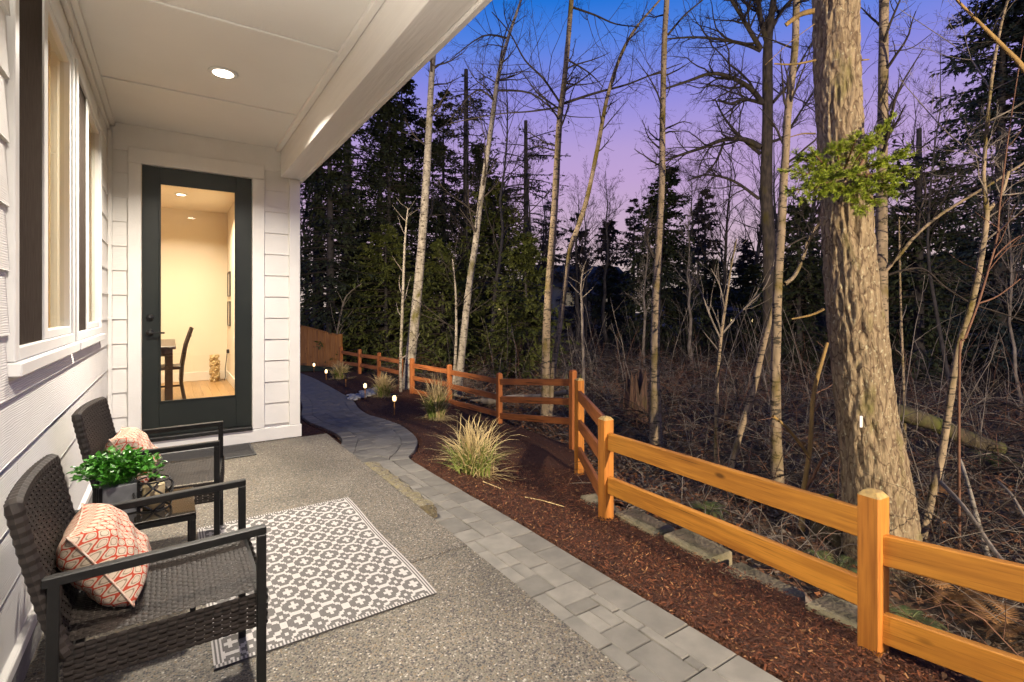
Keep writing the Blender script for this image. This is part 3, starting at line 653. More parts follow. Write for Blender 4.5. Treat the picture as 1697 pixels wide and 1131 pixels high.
# second unseen spot lamp, added round the corner to light the far trees
EP = Vector((1.21, 8.4, 2.78))
ef = empty('added_floodlight', EP, 0, 'unseen spot lamp added round the house corner to light the far trees', 'added_floodlight')
MB().box(-.10, .02, -.04, .04, -.04, .04).build('bracket', M['black'], ef, bevel=.003)
aim2 = Vector((math.sin(R(62)), math.cos(R(62)), .06)).normalized(); q2 = aim2.to_track_quat('-Z', 'Y')
o = MB().lathe([(.04, .16), (.07, .12), (.085, .02), (.085, .0), (.075, .0), (.06, .1)], 20).build('hood', M['black'], ef, True, loc=(.10, 0, 0)); o.rotation_euler = q2.to_euler()
o = MB().lathe([(0, .02), (.074, .02), (.074, .012), (0, .008)], 20).build('lens', M['lens'], ef, True, loc=(.10, 0, 0)); o.rotation_euler = q2.to_euler()
o = lamp('lamp', 'SPOT', Vector((.10, 0, 0))+aim2*.02, FILL_EAVE, (1, .80, .56), ef, shadow_soft_size=.06, spot_size=R(100), spot_blend=.55); o.rotation_euler = q2.to_euler()

# ------------------------------------------------------------------ things in the room
tb = empty('dining_table', (-.45, 8.1, .12), 0, 'dark wood dining table seen through the door glass', 'table')
MB().box(-.5, .5, -.9, .9, .715, .75).build('table_top', M['darkwood'], tb, bevel=.005)
MB().box(-.42, .42, -.82, .82, .63, .714).build('apron', M['darkwood'], tb)
for sx_ in (-.43, .43):
    for sy in (-.83, .83): MB().box(sx_-.04, sx_+.04, sy-.04, sy+.04, 0, .714).build('leg', M['darkwood'], tb, bevel=.003)
dc = empty('dining_chair', (.10, 7.95, .12), 0, 'dark wood ladder-back chair pulled up to the dining table', 'chair')
MB().box(-.36, .04, -.21, .21, .42, .46).build('seat', M['darkwood'], dc, bevel=.006)
for sy in (-.2, .2):
    MB().tube([(.05, sy, 0), (.01, sy, .25), (.02, sy, .46), (.06, sy, .72), (.13, sy, .95)], [.022, .022, .024, .02, .018], 6).build('back_leg', M['darkwood'], dc)
    MB().box(-.36, -.325, sy-.018, sy+.018, 0, .419).build('leg', M['darkwood'], dc)
for x, z in ((.045, .6), (.075, .74), (.115, .87)): MB().box(x-.008, x+.008, -.185, .185, z-.035, z+.035).build('back_slat', M['darkwood'], dc)
MB().box(-.3, .0, -.2, -.185, .2, .225).build('stretcher', M['darkwood'], dc)
wo = MB(); rnd = random.Random(5)
for q in range(170):
    an = rnd.uniform(0, 6.28); z = rnd.uniform(.02, .42); r_ = .062*(1-.25*z)
    wo.add([(r_*math.cos(an)+rnd.uniform(-.012, .012), r_*math.sin(an)+rnd.uniform(-.012, .012), z)], [])
wo = MB()
for q in range(170):
    an = rnd.uniform(0, 6.28); z = rnd.uniform(.02, .43); r_ = .062*(1-.3*z); c0 = (r_*math.cos(an), r_*math.sin(an), z); s_ = rnd.uniform(.014, .026)
    wo.lathe([(0, -s_), (s_*.8, -s_*.5), (s_, 0), (s_*.8, s_*.5), (0, s_)], 6, c0)
wo.lathe([(.06, 0), (.06, .2), (.045, .44)], 12)
tag(wo.build('floor_ornament', M['wool'], None, True, loc=(.60, 9.65, .122)), 'cream ruffled pillar ornament standing in the room corner', 'ornament')
for k, (y, z) in enumerate(((9.45, 1.72), (9.45, 1.24))):
    p = empty('picture_frame', (.799, y, z), 0, ('upper' if k == 0 else 'lower')+' thin black picture frame on the room side wall', 'picture frame', 'picture frames in the room')
    f_ = MB(); f_.box(-.02, -.001, -.19, -.175, -.2, .2); f_.box(-.02, -.001, .175, .19, -.2, .2); f_.box(-.02, -.001, -.175, .175, -.2, -.185); f_.box(-.02, -.001, -.175, .175, .185, .2)
    f_.build('frame', M['black'], p); MB().box(-.008, -.002, -.175, .175, -.185, .185).build('print', M['paper'], p)
cd = empty('power_cord', (.797, 9.5, .62), 0, 'black plug and cord hanging from a wall outlet in the room', 'cord')
MB().box(-.04, -.002, -.03, .03, -.03, .03).build('plug', M['black'], cd, bevel=.005)
MB().tube([(-.03, 0, -.02), (-.04, .02, -.15), (-.06, -.03, -.28), (-.05, .05, -.42), (-.06, .12, -.49)], .006, 6).build('cable', M['black'], cd, True)

# ------------------------------------------------------------------ woven chairs
def weave(fu, nu, nv, amp=.0022, fill=.86):                # fu(u,v)->(pos, normal); ribbons in both directions
    parts = []
    for dirn in (0, 1):
        na, nb = (nu, nv) if dirn == 0 else (nv, nu)
        a = (np.arange(na)+.5)/na; t = np.linspace(0, 1, nb*2+1)
        A, T = np.meshgrid(a, t, indexing='ij'); half = .5*fill/na
        ia = np.arange(na)[:, None]; ph = np.cos(np.pi*(T*nb-.5+ia+dirn))
        rows = []
        for sg in (-1, 0, 1):
            u, v = (A+sg*half, T) if dirn == 0 else (T, A+sg*half)
            p, nrm = fu(np.clip(u, 0, 1), v); rows.append(p+nrm*((ph*amp)+(.0009 if sg == 0 else 0))[..., None])
        Vv = np.stack(rows, 2); m_, tt = A.shape; i = (np.arange(m_)[:, None]*tt+np.arange(tt-1)[None])[..., None]*3+np.array([0, 1]); i = i.ravel()
        parts.append((Vv.reshape(-1, 3), np.stack([i, i+1, i+4, i+3], 1)))
    return join(parts)
CWid = .52
def make_chair(label):
    c = empty('wicker_chair', (0, 0, 0), 0, label, 'chair', 'wicker armchairs on the patio')
    h = CWid/2; fx, bx_ = .235, -.262
    for s_ in (-1, 1):
        y = s_*h
        MB().box(fx-.013, fx+.013, y-.013, y+.013, 0, .607).build('leg', M['powder'], c, bevel=.002)
        MB().bar((bx_, y, 0), (bx_+.012, y, .60), .026, .026, up=(1, 0, 0)).build('leg', M['powder'], c, bevel=.002)
        MB().bar((fx+.013, y, .620), (bx_-.013, y, .606), .026, .026).build('armrest', M['powder'], c, bevel=.003)
        MB().bar((fx, y, .10), (bx_, y, .10), .016, .016).build('stretcher', M['powder'], c) if s_ == 9 else None
    sf = MB(); sf.bar((fx, -h, .405), (fx, h, .405), .022, .022); sf.bar((-.23, -h, .40), (-.23, h, .40), .022, .022)
    for s_ in (-1, 1): sf.bar((fx, s_*(h-.012), .405), (-.23, s_*(h-.012), .40), .022, .022)
    sf.build('seat_frame', M['powder'], c)
    def seat(u, v):
        p = np.stack([fx-.002-u*.475, (v-.5)*(CWid-.03), .428-.012*np.sin(np.pi*u)*np.sin(np.pi*v)], -1); return p, np.broadcast_to(np.array([0, 0, 1.]), p.shape)
    npmesh('seat', *weave(seat, 33, 34, .0026, .84), M['wicker'], c, True)
    parts = []
    for s_ in (-1, 1):
        def side(u, v, s_=s_):
            p = np.stack([fx+.006-v*.475, np.full_like(u, s_*(h-.002)), .425-u*.105], -1); return p, np.broadcast_to(np.array([0, s_*1., 0]), p.shape)
        parts.append(weave(side, 8, 21, .0042, .84))
    def front(u, v):
        p = np.stack([np.full_like(u, fx+.016), (v-.5)*(CWid), .425-u*.105], -1); return p, np.broadcast_to(np.array([1., 0, 0]), p.shape)
    parts.append(weave(front, 8, 22, .0042, .84)); npmesh('apron', *join(parts), M['wicker'], c, True)
    def back(u, v, off=0.):
        yy = (v-.5)*(CWid-.024); x = -.215-.10*(1-u)**.8-.013*(1-(2*v-1)**2)+off; z = .40+.41*(1-u)+.006*(1-(2*v-1)**2)*(1-u)
        p = np.stack([x, yy, z], -1); return p, np.broadcast_to(np.array([.97, 0, .22]), p.shape)
    bk = npmesh('backrest', *join([weave(back, 23, 26, .0036, .74), weave(lambda u, v: back(u, v, -.028), 19, 21, .0035, .9)]), M['wicker'], c, True)
    rim = MB(); prof = [(u_, 0.) for u_ in np.linspace(1, 0, 9)]+[(0., v_) for v_ in np.linspace(0, 1, 13)[1:]]+[(u_, 1.) for u_ in np.linspace(0, 1, 9)[1:]]
    pts = [Vector(back(np.array(u_), np.array(v_))[0])+Vector((-.014, 0, 0)) for u_, v_ in prof]
    dense = []
    for a, b in zip(pts[:-1], pts[1:]):
        n_ = max(2, int((b-a).length/.011))
        for j in range(n_): dense.append(a.lerp(b, j/n_))
    rim.tube(dense, [.0185+.0025*(i % 2) for i in range(len(dense))], 8)
    rim.build('woven_rim', M['wicker'], bk)
    return c
ch1 = make_chair('nearest dark wicker armchair with cushion, partly cut off by the frame'); ch1.location = (0, 2.01, 0)
ch2 = copy_tree(ch1); ch2.location = (-.01, 3.29, 0); ch2.rotation_euler = (0, 0, R(-6)); ch2['label'] = 'dark wicker armchair with cushion beside the door'
ch2.name = 'wicker_chair'

def pillow(label, loc, rz, lean):
    n = 26; P, UVs, Fq = [], [], []
    for sd in (1, -1):
        for j in range(n+1):
            for i in range(n+1):
                u, v = i/n*2-1, j/n*2-1
                edge = (1-u**4)*(1-v**4); t = .082*edge**.55
                pin = 1-.10*(1-abs(u)**2.5)*abs(v)**3; pin2 = 1-.10*(1-abs(v)**2.5)*abs(u)**3
                wob = .004*math.sin(9*u+4*v)+.004*math.sin(11*v-3*u)
                P.append((u*.150*pin2, v*.142*pin, sd*(t+wob*edge))); UVs.append((i/n, j/n))
    m_ = n+1; i = (np.arange(n)[:, None]*m_+np.arange(n)[None]).ravel(); f = np.stack([i, i+1, i+m_+1, i+m_], 1)
    Fq = np.concatenate([f, f[:, ::-1]+m_*m_])
    t = empty('cushion', loc, rz, label, 'cushion', 'ogee print cushions on the chairs')
    # local: width along y, height along lean
    me = npmesh('cover', np.array(P), Fq, M['pillow'], t, True, uv=np.array(UVs)); Mx = Matrix(((0, math.sin(lean), math.cos(lean), 0), (1, 0, 0, 0), (0, math.cos(lean), -math.sin(lean)*-1, 0), (0, 0, 0, 1)))
    Mx = Matrix(((0, -math.sin(lean), math.cos(lean), 0), (1, 0, 0, 0), (0, math.cos(lean), math.sin(lean), 0), (0, 0, 0, 1)))
    me.matrix_local = Mx
    ring = []
    for k_ in range(4*n):
        q, r_ = divmod(k_, n); a = r_/n*2-1; u, v = [(a, -1), (1, a), (-a, 1), (-1, -a)][q]
        pin = 1-.10*(1-abs(u)**2.5)*abs(v)**3; pin2 = 1-.10*(1-abs(v)**2.5)*abs(u)**3; ring.append(Mx@Vector((u*.150*pin2, v*.142*pin, 0)))
    MB().tube(ring+ring[:1], .0030, 6).build('piping', M['cloth'], t, True)
    return t
pillow('red and taupe ogee print cushion on the nearest chair', (-.165, 2.01, .553), R(0), R(32))
pillow('red and taupe ogee print cushion on the chair beside the door', (-.160, 3.285, .553), R(-6), R(32))

# side table with plant and candle holder
st_ = empty('side_table', (-.115, 2.73, 0), 0, 'small black side table with smoked glass top between the chairs', 'table')
MB().box(-.205, .205, -.19, .19, .438, .446).build('glass_top', M['smoked'], st_, bevel=.002)
tf = MB()
for s_ in (-1, 1): tf.box(-.205, .205, s_*.18-.01, s_*.18+.01, .415, .436); tf.box(s_*.195-.01, s_*.195+.01, -.17, .17, .415, .436)
tf.build('frame', M['powder'], st_)
for sx_ in (-.193, .193):
    for sy in (-.178, .178): MB().box(sx_-.011, sx_+.011, sy-.011, sy+.011, 0, .414).build('leg', M['powder'], st_, bevel=.002)
pl = empty('potted_plant', (-.185, 2.73, .446), R(8), 'leafy green plant in a grey metal box planter on the side table', 'plant')
pt = MB(); pt.box(-.062, .062, -.062, .062, .002, .125); pt.build('planter', M['galv'], pl, bevel=.003)
for a in (-1, 1):
    for b in (-1, 1): MB().box(a*.063-.006, a*.063+.006, b*.063-.006, b*.063+.006, 0, .13).build('corner_strap', M['powder'], pl)
stem, lv, lf = [], [], []
rnd = random.Random(11)
def leafquad(p, d, w_, l_, mb):
    d = Vector(d).normalized(); sd = d.cross(Vector((rnd.uniform(-.3, .3), rnd.uniform(-.3, .3), 1))).normalized(); up = sd.cross(d)
    p = Vector(p); t = p+d*l_-up*l_*.15; m1 = p+d*l_*.42
    mb.add([p, m1+sd*w_-up*.0, m1+up*w_*-.35, m1-sd*w_, t, p+d*l_*.75+sd*w_*.62, p+d*l_*.75-sd*w_*.62], [(0, 1, 2), (0, 2, 3), (1, 5, 4, 2), (2, 4, 6, 3)])
lmb = MB(); smb = MB()
for q in range(150):
    an = rnd.uniform(0, 6.283); out = rnd.uniform(.03, .155); hgt = .135-.5*out+rnd.uniform(-.03, .04)
    p0 = Vector((rnd.uniform(-.04, .04), rnd.uniform(-.04, .04), .11)); p1 = Vector((math.cos(an)*out*.6, math.sin(an)*out*.75, .15+hgt*.38)); p2 = Vector((math.cos(an)*out*1.0, math.sin(an)*out*1.15, .11+hgt))
    smb.tube([p0, p1, p2], [.0016, .0013, .0008], 4)
    for k in range(9):
        t = rnd.uniform(.25, 1); b = p0.lerp(p1, t*2) if t < .5 else p1.lerp(p2, t*2-1)
        if k == 0: b = p2
        dd = Vector((math.cos(an), math.sin(an), .1))*.6+Vector((rnd.uniform(-1, 1), rnd.uniform(-1, 1), rnd.uniform(-.35, .8)))
        leafquad(b, dd, rnd.uniform(.0075, .012), rnd.uniform(.022, .036), lmb)
o = lmb.build('leaves', M['leaf'], pl); o['kind'] = 'stuff'; smb.build('stems', M['leaf'], pl)
cdl = empty('candle_holder', (-.062, 2.70, .446), 0, 'ivory pillar candle inside a crossed black wire holder', 'candle')
MB().lathe([(0, .004), (.04, .004), (.041, .1), (.036, .104), (.012, .101), (0, .1)], 28).build('candle', M['candle'], cdl, True)
wr_ = MB()
for k in range(4):
    a = k*2*math.pi/4
    for sg in (-1, 1):
        wr_.tube([((.058+.018*math.sin(math.pi*t))*math.cos(a+sg*t*1.9), (.058+.018*math.sin(math.pi*t))*math.sin(a+sg*t*1.9), .003+t*.12) for t in np.linspace(0, 1, 9)], .0042, 5)
for z in (.003, .123): wr_.tube([(.058*math.cos(a), .058*math.sin(a), z) for a in np.linspace(0, 2*math.pi, 25)], .003, 5)
wr_.build('wire_cage', M['black'], cdl, True)

# ------------------------------------------------------------------ rug and doormat
rg = empty('patio_rug', (.13, 2.12, .001), 0, 'grey and white ogee patterned outdoor rug on the patio', 'rug')
nx, ny = 132, 213; w_, l_ = .885, 1.42
X, Y = np.meshgrid((np.arange(nx)+.5)/nx, (np.arange(ny)+.5)/ny)
ux, uy = X*w_/.1264, Y*l_/.1291+.5
def pat(ux, uy):
    a = np.abs((ux % 1)-.5); b = np.abs((uy % 1)-.5); q = lambda t, s: np.floor(t*s)/s
    a_, b_ = q(a, 18)+.02, q(b, 12)+.02
    r_ = a_/.38+b_/.39; r2 = np.sqrt((a_/.38)**2+(b_/.39)**2)
    ov = (r2 < .98) & (r_ < 1.28) & ~((a_ < .17) & (b_ < .085)) & ~((a_ < .07) & (b_ < .2))
    c_, d_ = .5-a_, .5-b_
    cr = (((c_ < .30) & (d_ < .12)) | ((c_ < .12) & (d_ < .32)) | ((c_ < .18) & (d_ < .18))) & ~((c_ < .11) & (d_ < .05)) & ~((c_ < .04) & (d_ < .11))
    ln_ = (np.abs(d_) < .05) & (c_ < .36)
    return ov | cr | ln_
dark = pat(ux, uy)
ex = np.minimum(X, 1-X)*w_; ey = np.minimum(Y, 1-Y)*l_
dark = np.where(ex < .034, ((ex/.0067).astype(int) % 2) == 1, dark)
dark = np.where(ey < .022, ((X*nx).astype(int) % 2) == 0, dark)
gx = np.linspace(0, w_, nx+1); gy = np.linspace(0, l_, ny+1); GX, GY = np.meshgrid(gx, gy)
GZ = .006+.0012*np.sin(GY*9)*np.sin(GX*7)+.0007*(np.arange(nx+1) % 2)[None]
GX = GX+.005*np.sin(GY*6.1)*(GX/w_)
V = np.stack([GX, GY, GZ], -1).reshape(-1, 3); i = (np.arange(ny)[:, None]*(nx+1)+np.arange(nx)[None]).ravel()
npmesh('pile', V, np.stack([i, i+1, i+nx+2, i+nx+1], 1), [M['rug_w'], M['rug_d']], rg, mi=dark.ravel().astype(int))
eb = MB().box(.001, w_-.002, .001, l_-.001, 0, .0045); eb.build('backing', M['rug_d'], rg)
dm = empty('doormat', (.235, 5.28, .001), 0, 'charcoal doormat with raised border lying before the door', 'doormat')
MB().box(-.385, .385, -.215, .215, 0, .008).build('pile', M['mat'], dm)
bd = MB(); bd.box(-.405, .405, -.235, -.2155, 0, .011); bd.box(-.405, .405, .2155, .235, 0, .011); bd.box(-.405, -.3855, -.2155, .2155, 0, .011); bd.box(.3855, .405, -.2155, .2155, 0, .011)
bd.build('border', M['black'], dm, bevel=.003)

# ------------------------------------------------------------------ fences
def post(parent, base, top_z, w, m, capm, rz=0):
    x, y, z = base; h = w/2; mb = MB(); c = .022; ch = .008
    ring = [(-h+ch, -h), (h-ch, -h), (h, -h+ch), (h, h-ch), (h-ch, h), (-h+ch, h), (-h, h-ch), (-h, -h+ch)]
    L_ = [(0., 1.), (top_z-z-c*1.1, 1.)]
    V = [(a*s_, b*s_, t) for t, s_ in L_ for a, b in ring]+[(a*.62, b*.62, top_z-z-.003) for a, b in ring]+[(0, 0, top_z-z+.004)]
    Fc = [(i, (i+1) % 8, 8+(i+1) % 8, 8+i) for i in range(8)]; n1 = len(Fc)
    Fc2 = [(8+i, 8+(i+1) % 8, 16+(i+1) % 8, 16+i) for i in range(8)]+[(16+i, 16+(i+1) % 8, 24) for i in range(8)]
    mb.add(V, Fc, 0); mb.f += Fc2; mb.m += [1]*len(Fc2)
    return mb.build('post', [m, capm], parent, mw=Matrix.Translation((x, y, z))@Matrix.Rotation(rz, 4, 'Z'))
def rail(parent, a, b, h, m, th=.038):
    a, b = Vector(a), Vector(b); d = b-a; L_ = d.length; c = .005; mb = MB()
    pr = [(-th/2+c, -h), (th/2-c, -h), (th/2, -h+c), (th/2, -c), (th/2-c, 0), (-th/2+c, 0), (-th/2, -c), (-th/2, -h+c)]
    n_ = 9; V = []
    for k in range(n_): V += [(L_*k/(n_-1), p, q) for p, q in pr]
    Fc = [(k*8+i, (k+1)*8+i, (k+1)*8+(i+1) % 8, k*8+(i+1) % 8) for k in range(n_-1) for i in range(8)]+[tuple(range(8)), tuple((n_-1)*8+i for i in range(7, -1, -1))]
    mb.add(V, Fc)
    x = d.normalized(); y = Vector((0, 0, 1)).cross(x).normalized(); z = x.cross(y)
    mx = Matrix(((x.x, y.x, z.x, a.x), (x.y, y.y, z.y, a.y), (x.z, y.z, z.z, a.z), (0, 0, 0, 1)))
    return mb.build('rail', m, parent, mw=mx)
def fpt(px, py, z): v = PX(px, py, z); return v
PT = {'A': fpt(1447, 812, 2.3), 'B': fpt(1004, 690, 4.04), 'D': fpt(960, 627, 6.34), 'C': fpt(949.5, 613, 7.5), 'E': fpt(827.5, 618, 9.3), 'F': fpt(745, 604.5, 11.2),
      'G': fpt(683, 594, 12.3), 'H': fpt(664.5, 590.5, 13.2), 'I': fpt(628, 584.5, 14.7), 'J': fpt(596, 579, 16), 'K': fpt(565.5, 574.5, 17.2)}
PT['Z'] = Vector((2.60, -.95, .60))
GB = {k: min(float(gz(v.x, v.y)), float(qY(v.y)))-.12 for k, v in PT.items()}
def run(name, label, seq, rails, w, pm, rm_, rh):
    o = PT[seq[0]]; t = empty(name, (o.x, o.y, GB[seq[0]]), 0, label, 'fence', 'post and rail fences along the mulch bed'); og = Vector((o.x, o.y, GB[seq[0]]))
    for i, k in enumerate(seq):
        p = PT[k]; nb = PT[seq[min(i+1, len(seq)-1)]]-PT[seq[max(i-1, 0)]]; rz = math.atan2(nb.y, nb.x)
        if k in 'DBC': rz = math.atan2((PT['A']-PT['B']).y, (PT['A']-PT['B']).x) if k in 'DB' else math.atan2((PT['E']-PT['C']).y, (PT['E']-PT['C']).x)
        post(t, (p.x-og.x, p.y-og.y, GB[k]-og.z), p.z-og.z, w, pm, M['cap'] if pm is M['post_or'] else pm, rz)
    for a, b, tops in rails:
        pa, pb = PT[a], PT[b]; d = (pb-pa).normalized(); d.z = 0; off = w*.32
        for za, zb in tops:
            rail(t, Vector((pa.x, pa.y, za))+d*off-og, Vector((pb.x, pb.y, zb))-d*off-og, rh if not (a == 'D') else .13, rm_ if a != 'D' else M['rail_rd'])
    return t
run('post_and_rail_fence', 'bright orange near rail fence with pale post tops, closest to the camera', ['D', 'B', 'A', 'Z'],
    [('D', 'B', [(.297, .44), (-.064, .17), (-.406, -.157)]), ('B', 'A', [(.332, .39), (-.014, .07)]), ('A', 'Z', [(.30, .52), (-.05, .17)])], .094, M['post_or'], M['rail_or'], .135)
run('post_and_rail_fence', 'red brown three rail fence behind the big grass clumps', ['C', 'E', 'F', 'G'],
    [('C', 'E', [(.275, .035), (-.012, -.285), (-.308, -.59)]), ('E', 'F', [(.035, -.03), (-.26, -.335), (-.57, -.68)]), ('F', 'G', [(-.02, -.005), (-.31, -.306), (-.65, -.62)])], .092, M['post_rd'], M['rail_rd'], .105)
run('post_and_rail_fence', 'farthest red brown rail fence ending at the tall board fence', ['H', 'I', 'J', 'K'],
    [('H', 'I', [(-.015, -.05), (-.30, -.35)]), ('I', 'J', [(-.05, -.095), (-.35, -.40)]), ('J', 'K', [(-.095, -.09), (-.40, -.45)])], .092, M['post_rd'], M['rail_rd'], .105)
# tall board fence with sloping top
a = PX(562, 557, 17.3); b = PX(470, 533, 18.6); bf = empty('board_fence', (a.x, a.y, -.75), 0, 'tall cedar board fence with sloping top at the far end of the path', 'fence')
d = Vector((b.x-a.x, b.y-a.y, 0)); L_ = d.length; d.normalize(); nb_ = int(L_/.14); yaw = math.atan2(d.y, d.x)
for k in range(nb_):
    h0 = a.z+.75+(b.z-a.z)*(k*.14/L_); h1 = a.z+.75+(b.z-a.z)*((k+1)*.14/L_); dz = (k % 2)*.006
    V = [(k*.14+.002, -.01+dz, 0), (k*.14+.137, -.01+dz, 0), (k*.14+.137, .01+dz, 0), (k*.14+.002, .01+dz, 0), (k*.14+.002, -.01+dz, h0), (k*.14+.137, -.01+dz, h1), (k*.14+.137, .01+dz, h1), (k*.14+.002, .01+dz, h0)]
    MB().add(V, [(3, 2, 1, 0), (4, 5, 6, 7), (0, 1, 5, 4), (1, 2, 6, 5), (2, 3, 7, 6), (3, 0, 4, 7)]).build('board', M['cedar'], bf, mw=Matrix.Rotation(yaw, 4, 'Z'))
cp = MB().bar((0, 0, a.z+.77), (L_, 0, b.z+.77), .10, .035).build('top_rail', M['cedar'], bf, mw=Matrix.Rotation(yaw, 4, 'Z'))
MB().box(-.11, -.005, -.05, .05, 0, a.z+.82).build('post', M['cedar'], bf, mw=Matrix.Rotation(yaw, 4, 'Z'), bevel=.005)

# retaining wall of blocks just behind the near fence
rw = empty('retaining_wall', (2.95, 1.5, -.6), 0, 'low row of mossy concrete blocks behind the orange fence', 'wall')
pth = [(3.35, 3.6), (3.08, 2.95), (2.98, 2.4), (2.92, 1.9), (2.87, 1.4), (2.83, .9), (2.8, .4), (2.78, -.1), (2.75, -.6)]
rnd = random.Random(2)
for (x0, y0_), (x1, y1_) in zip(pth[:-1], pth[1:]):
    an = math.atan2(y1_-y0_, x1-x0)+rnd.uniform(-.06, .06); L_ = math.hypot(x1-x0, y1_-y0_)-rnd.uniform(.05, .14); zt = float(qY((y0_+y1_)/2))+rnd.uniform(-.015, .045)-(.05 if y0_ < 1.2 else 0)
    mb = MB().box(-L_/2, L_/2, -.11, .11, -.3, 0); o = mb.build('block', M['block'], rw, bevel=.014)
    o.location = ((x0+x1)/2+rnd.uniform(-.02, .02)-2.95, (y0_+y1_)/2-1.5, zt+.6); o.rotation_euler = (rnd.uniform(-.05, .05), rnd.uniform(-.06, .06), an)

# ------------------------------------------------------------------ path lights, grasses, stones
def path_light(px, py, h, label, lit=True):
    u = (px-848.5)/F; g = -.5
    for _ in range(40):
        z = F*(CH-g)/(py-HY); p = PX(px, py, z); g = .5*g+.5*float(gz(p.x, p.y))
    t = empty('path_light', (p.x, p.y, g-.02), 0, label, 'path light', 'path lights along the mulch bed')
    MB().lathe([(.004, -.05), (.010, 0), (.011, h-.15)], 8).build('stake', M['cedar'], t)
    MB().lathe([(.012, h-.152), (.056, h-.15), (.058, h-.142), (.012, h-.14)], 16).build('lower_plate', M['powder'], t)
    MB().lathe([(.052, h-.14), (.055, h-.03), (.051, h-.03), (.050, h-.138)], 16).build('glass', M['fog'], t, True)
    MB().lathe([(.024, h-.138), (.034, h-.12), (.034, h-.065), (.020, h-.04)], 12).build('bulb', M['pathlens'] if lit else M['fog'], t, True)
    MB().lathe([(.054, h-.03), (.074, h-.026), (.07, h-.016), (.02, h), (0, h+.002)], 16).build('cap', M['powder'], t)
    if lit: lamp('lamp', 'POINT', (0, 0, h-.09), 24.0, (1, .72, .42), t, shadow_soft_size=.03)
    return t
path_light(653.6, 686.5, .40, 'lit path light nearest the camera, beside the paver curve')
path_light(605, 661, .40, 'lit path light standing by the river stones')
path_light(573, 640, .36, 'unlit path light beyond the river stones', False)
path_light(540.5, 629, .34, 'lit path light in front of the far grass clump')
path_light(520.4, 616.7, .34, 'lit path light farthest along the path by the board fence')

def tuft(px, py, rad, hgt, n, label, seed):
    r_ = np.random.default_rng(seed); g = -.4
    for _ in range(40):
        z = F*(CH-g)/(py-HY); p = PX(px, py, z); g = .5*g+.5*float(gz(p.x, p.y))
    t = empty('ornamental_grass', (p.x, p.y, g-.02), 0, label, 'grass clump', 'ornamental grass clumps in the mulch')
    for nm, frac, hs, rs, m_, wd in (('green_blades', .6, (.35, .6), .7, M['blade_g'], .0042), ('dry_blades', .62, (.4, 1.0), 1.0, M['blade_t'], .0034), ('dead_skirt', .35, (.12, .3), 1.0, M['blade_t'], .003)):
        k = int(n*frac); th = r_.uniform(0, 2*np.pi, k); L_ = r_.uniform(*hs, k)*hgt*1.15; out = r_.uniform(.02, 1, k)**.8*rs*rad
        base = np.stack([r_.normal(0, .13, k)*rad, r_.normal(0, .13, k)*rad, np.zeros(k)], 1)
        tt = np.linspace(0, 1, 7)[None, :, None]; dirn = np.stack([np.cos(th), np.sin(th), 0*th], 1)[:, None]
        o_ = out[:, None, None]; H = np.maximum(L_-out*.25, .05)[:, None, None]
        if nm == 'dead_skirt': o_ = o_*1.05; P = base[:, None]+dirn*o_*tt+np.array([0, 0, 1.])*(H*(1.7*tt-1.55*tt**2))
        else: P = base[:, None]+dirn*o_*(tt**1.7)+np.array([0, 0, 1.])*(H*(1.32*tt-.34*tt**3*(1+1.1*r_.random((k, 1, 1))*(o_/rad))))
        P = P+r_.normal(0, .006, P.shape)*tt
        ths = r_.uniform(0, 6.28, k); sd = np.stack([-np.sin(ths), np.cos(ths), r_.uniform(-.4, .4, k)], 1)[:, None]; w = wd*(z/5)**.5*np.array([1, 1, 1, .95, .8, .55, .08])[None, :, None]
        V = np.stack([P-sd*w, P+sd*w], 2).reshape(-1, 3); i = (np.arange(k)[:, None]*7+np.arange(6)[None]).ravel()*2
        ob = npmesh(nm, V, np.stack([i, i+1, i+3, i+2], 1), m_, t, True); ob['kind'] = 'stuff'
    return t
tuft(786, 785, .47, .56, 620, 'largest nearest grass clump spraying tan blades over the mulch', 1)
tuft(723, 695, .42, .82, 600, 'second grass clump with tall upright plumes by the three rail fence', 2)
tuft(636, 657, .40, .58, 600, 'third grass clump beside the river stones', 3)
tuft(563, 627, .45, .55, 450, 'farthest grass clump by the board fence', 4)
sm = MB(); rnd = random.Random(8)
for k in range(130):
    t = rnd.random(); x = 3.32+t*1.25+rnd.uniform(-.05, .05); y = 11.4+t*1.1+rnd.uniform(-.32, .32); s_ = rnd.uniform(.035, .085); z = float(gz(x, y))
    sm.lathe([(0, -s_*.4), (s_*.75, -s_*.3), (s_, 0), (s_*.72, s_*.35), (s_*.2, s_*.48)], 7, (x, y, z+.01))
tag(sm.build('river_stones', M['stone'], None, True), 'pale rounded river stones spilling from the fence to the path edge', 'stones', kind='stuff')
# twigs lying on the mulch
for k, (pts, lb) in enumerate(([((870, 826), (900, 832), (935, 842)), 'thin pale twig lying on mulch by the near paver edge'], [((800, 800), (830, 812)), 'short pale twig lying on mulch below the big grass clump'])):
    tw = MB(); Q = []
    for px, py in pts:
        g = -.3
        for _ in range(30): z = F*(CH-g)/(py-HY); p = PX(px, py, z); g = .5*g+.5*float(gz(p.x, p.y))
        Q.append((p.x, p.y, g+.01))
    tw.tube(Q, [.003]*len(Q), 5); tag(tw.build('fallen_twig', M['blade_t'], None), lb, 'twig')

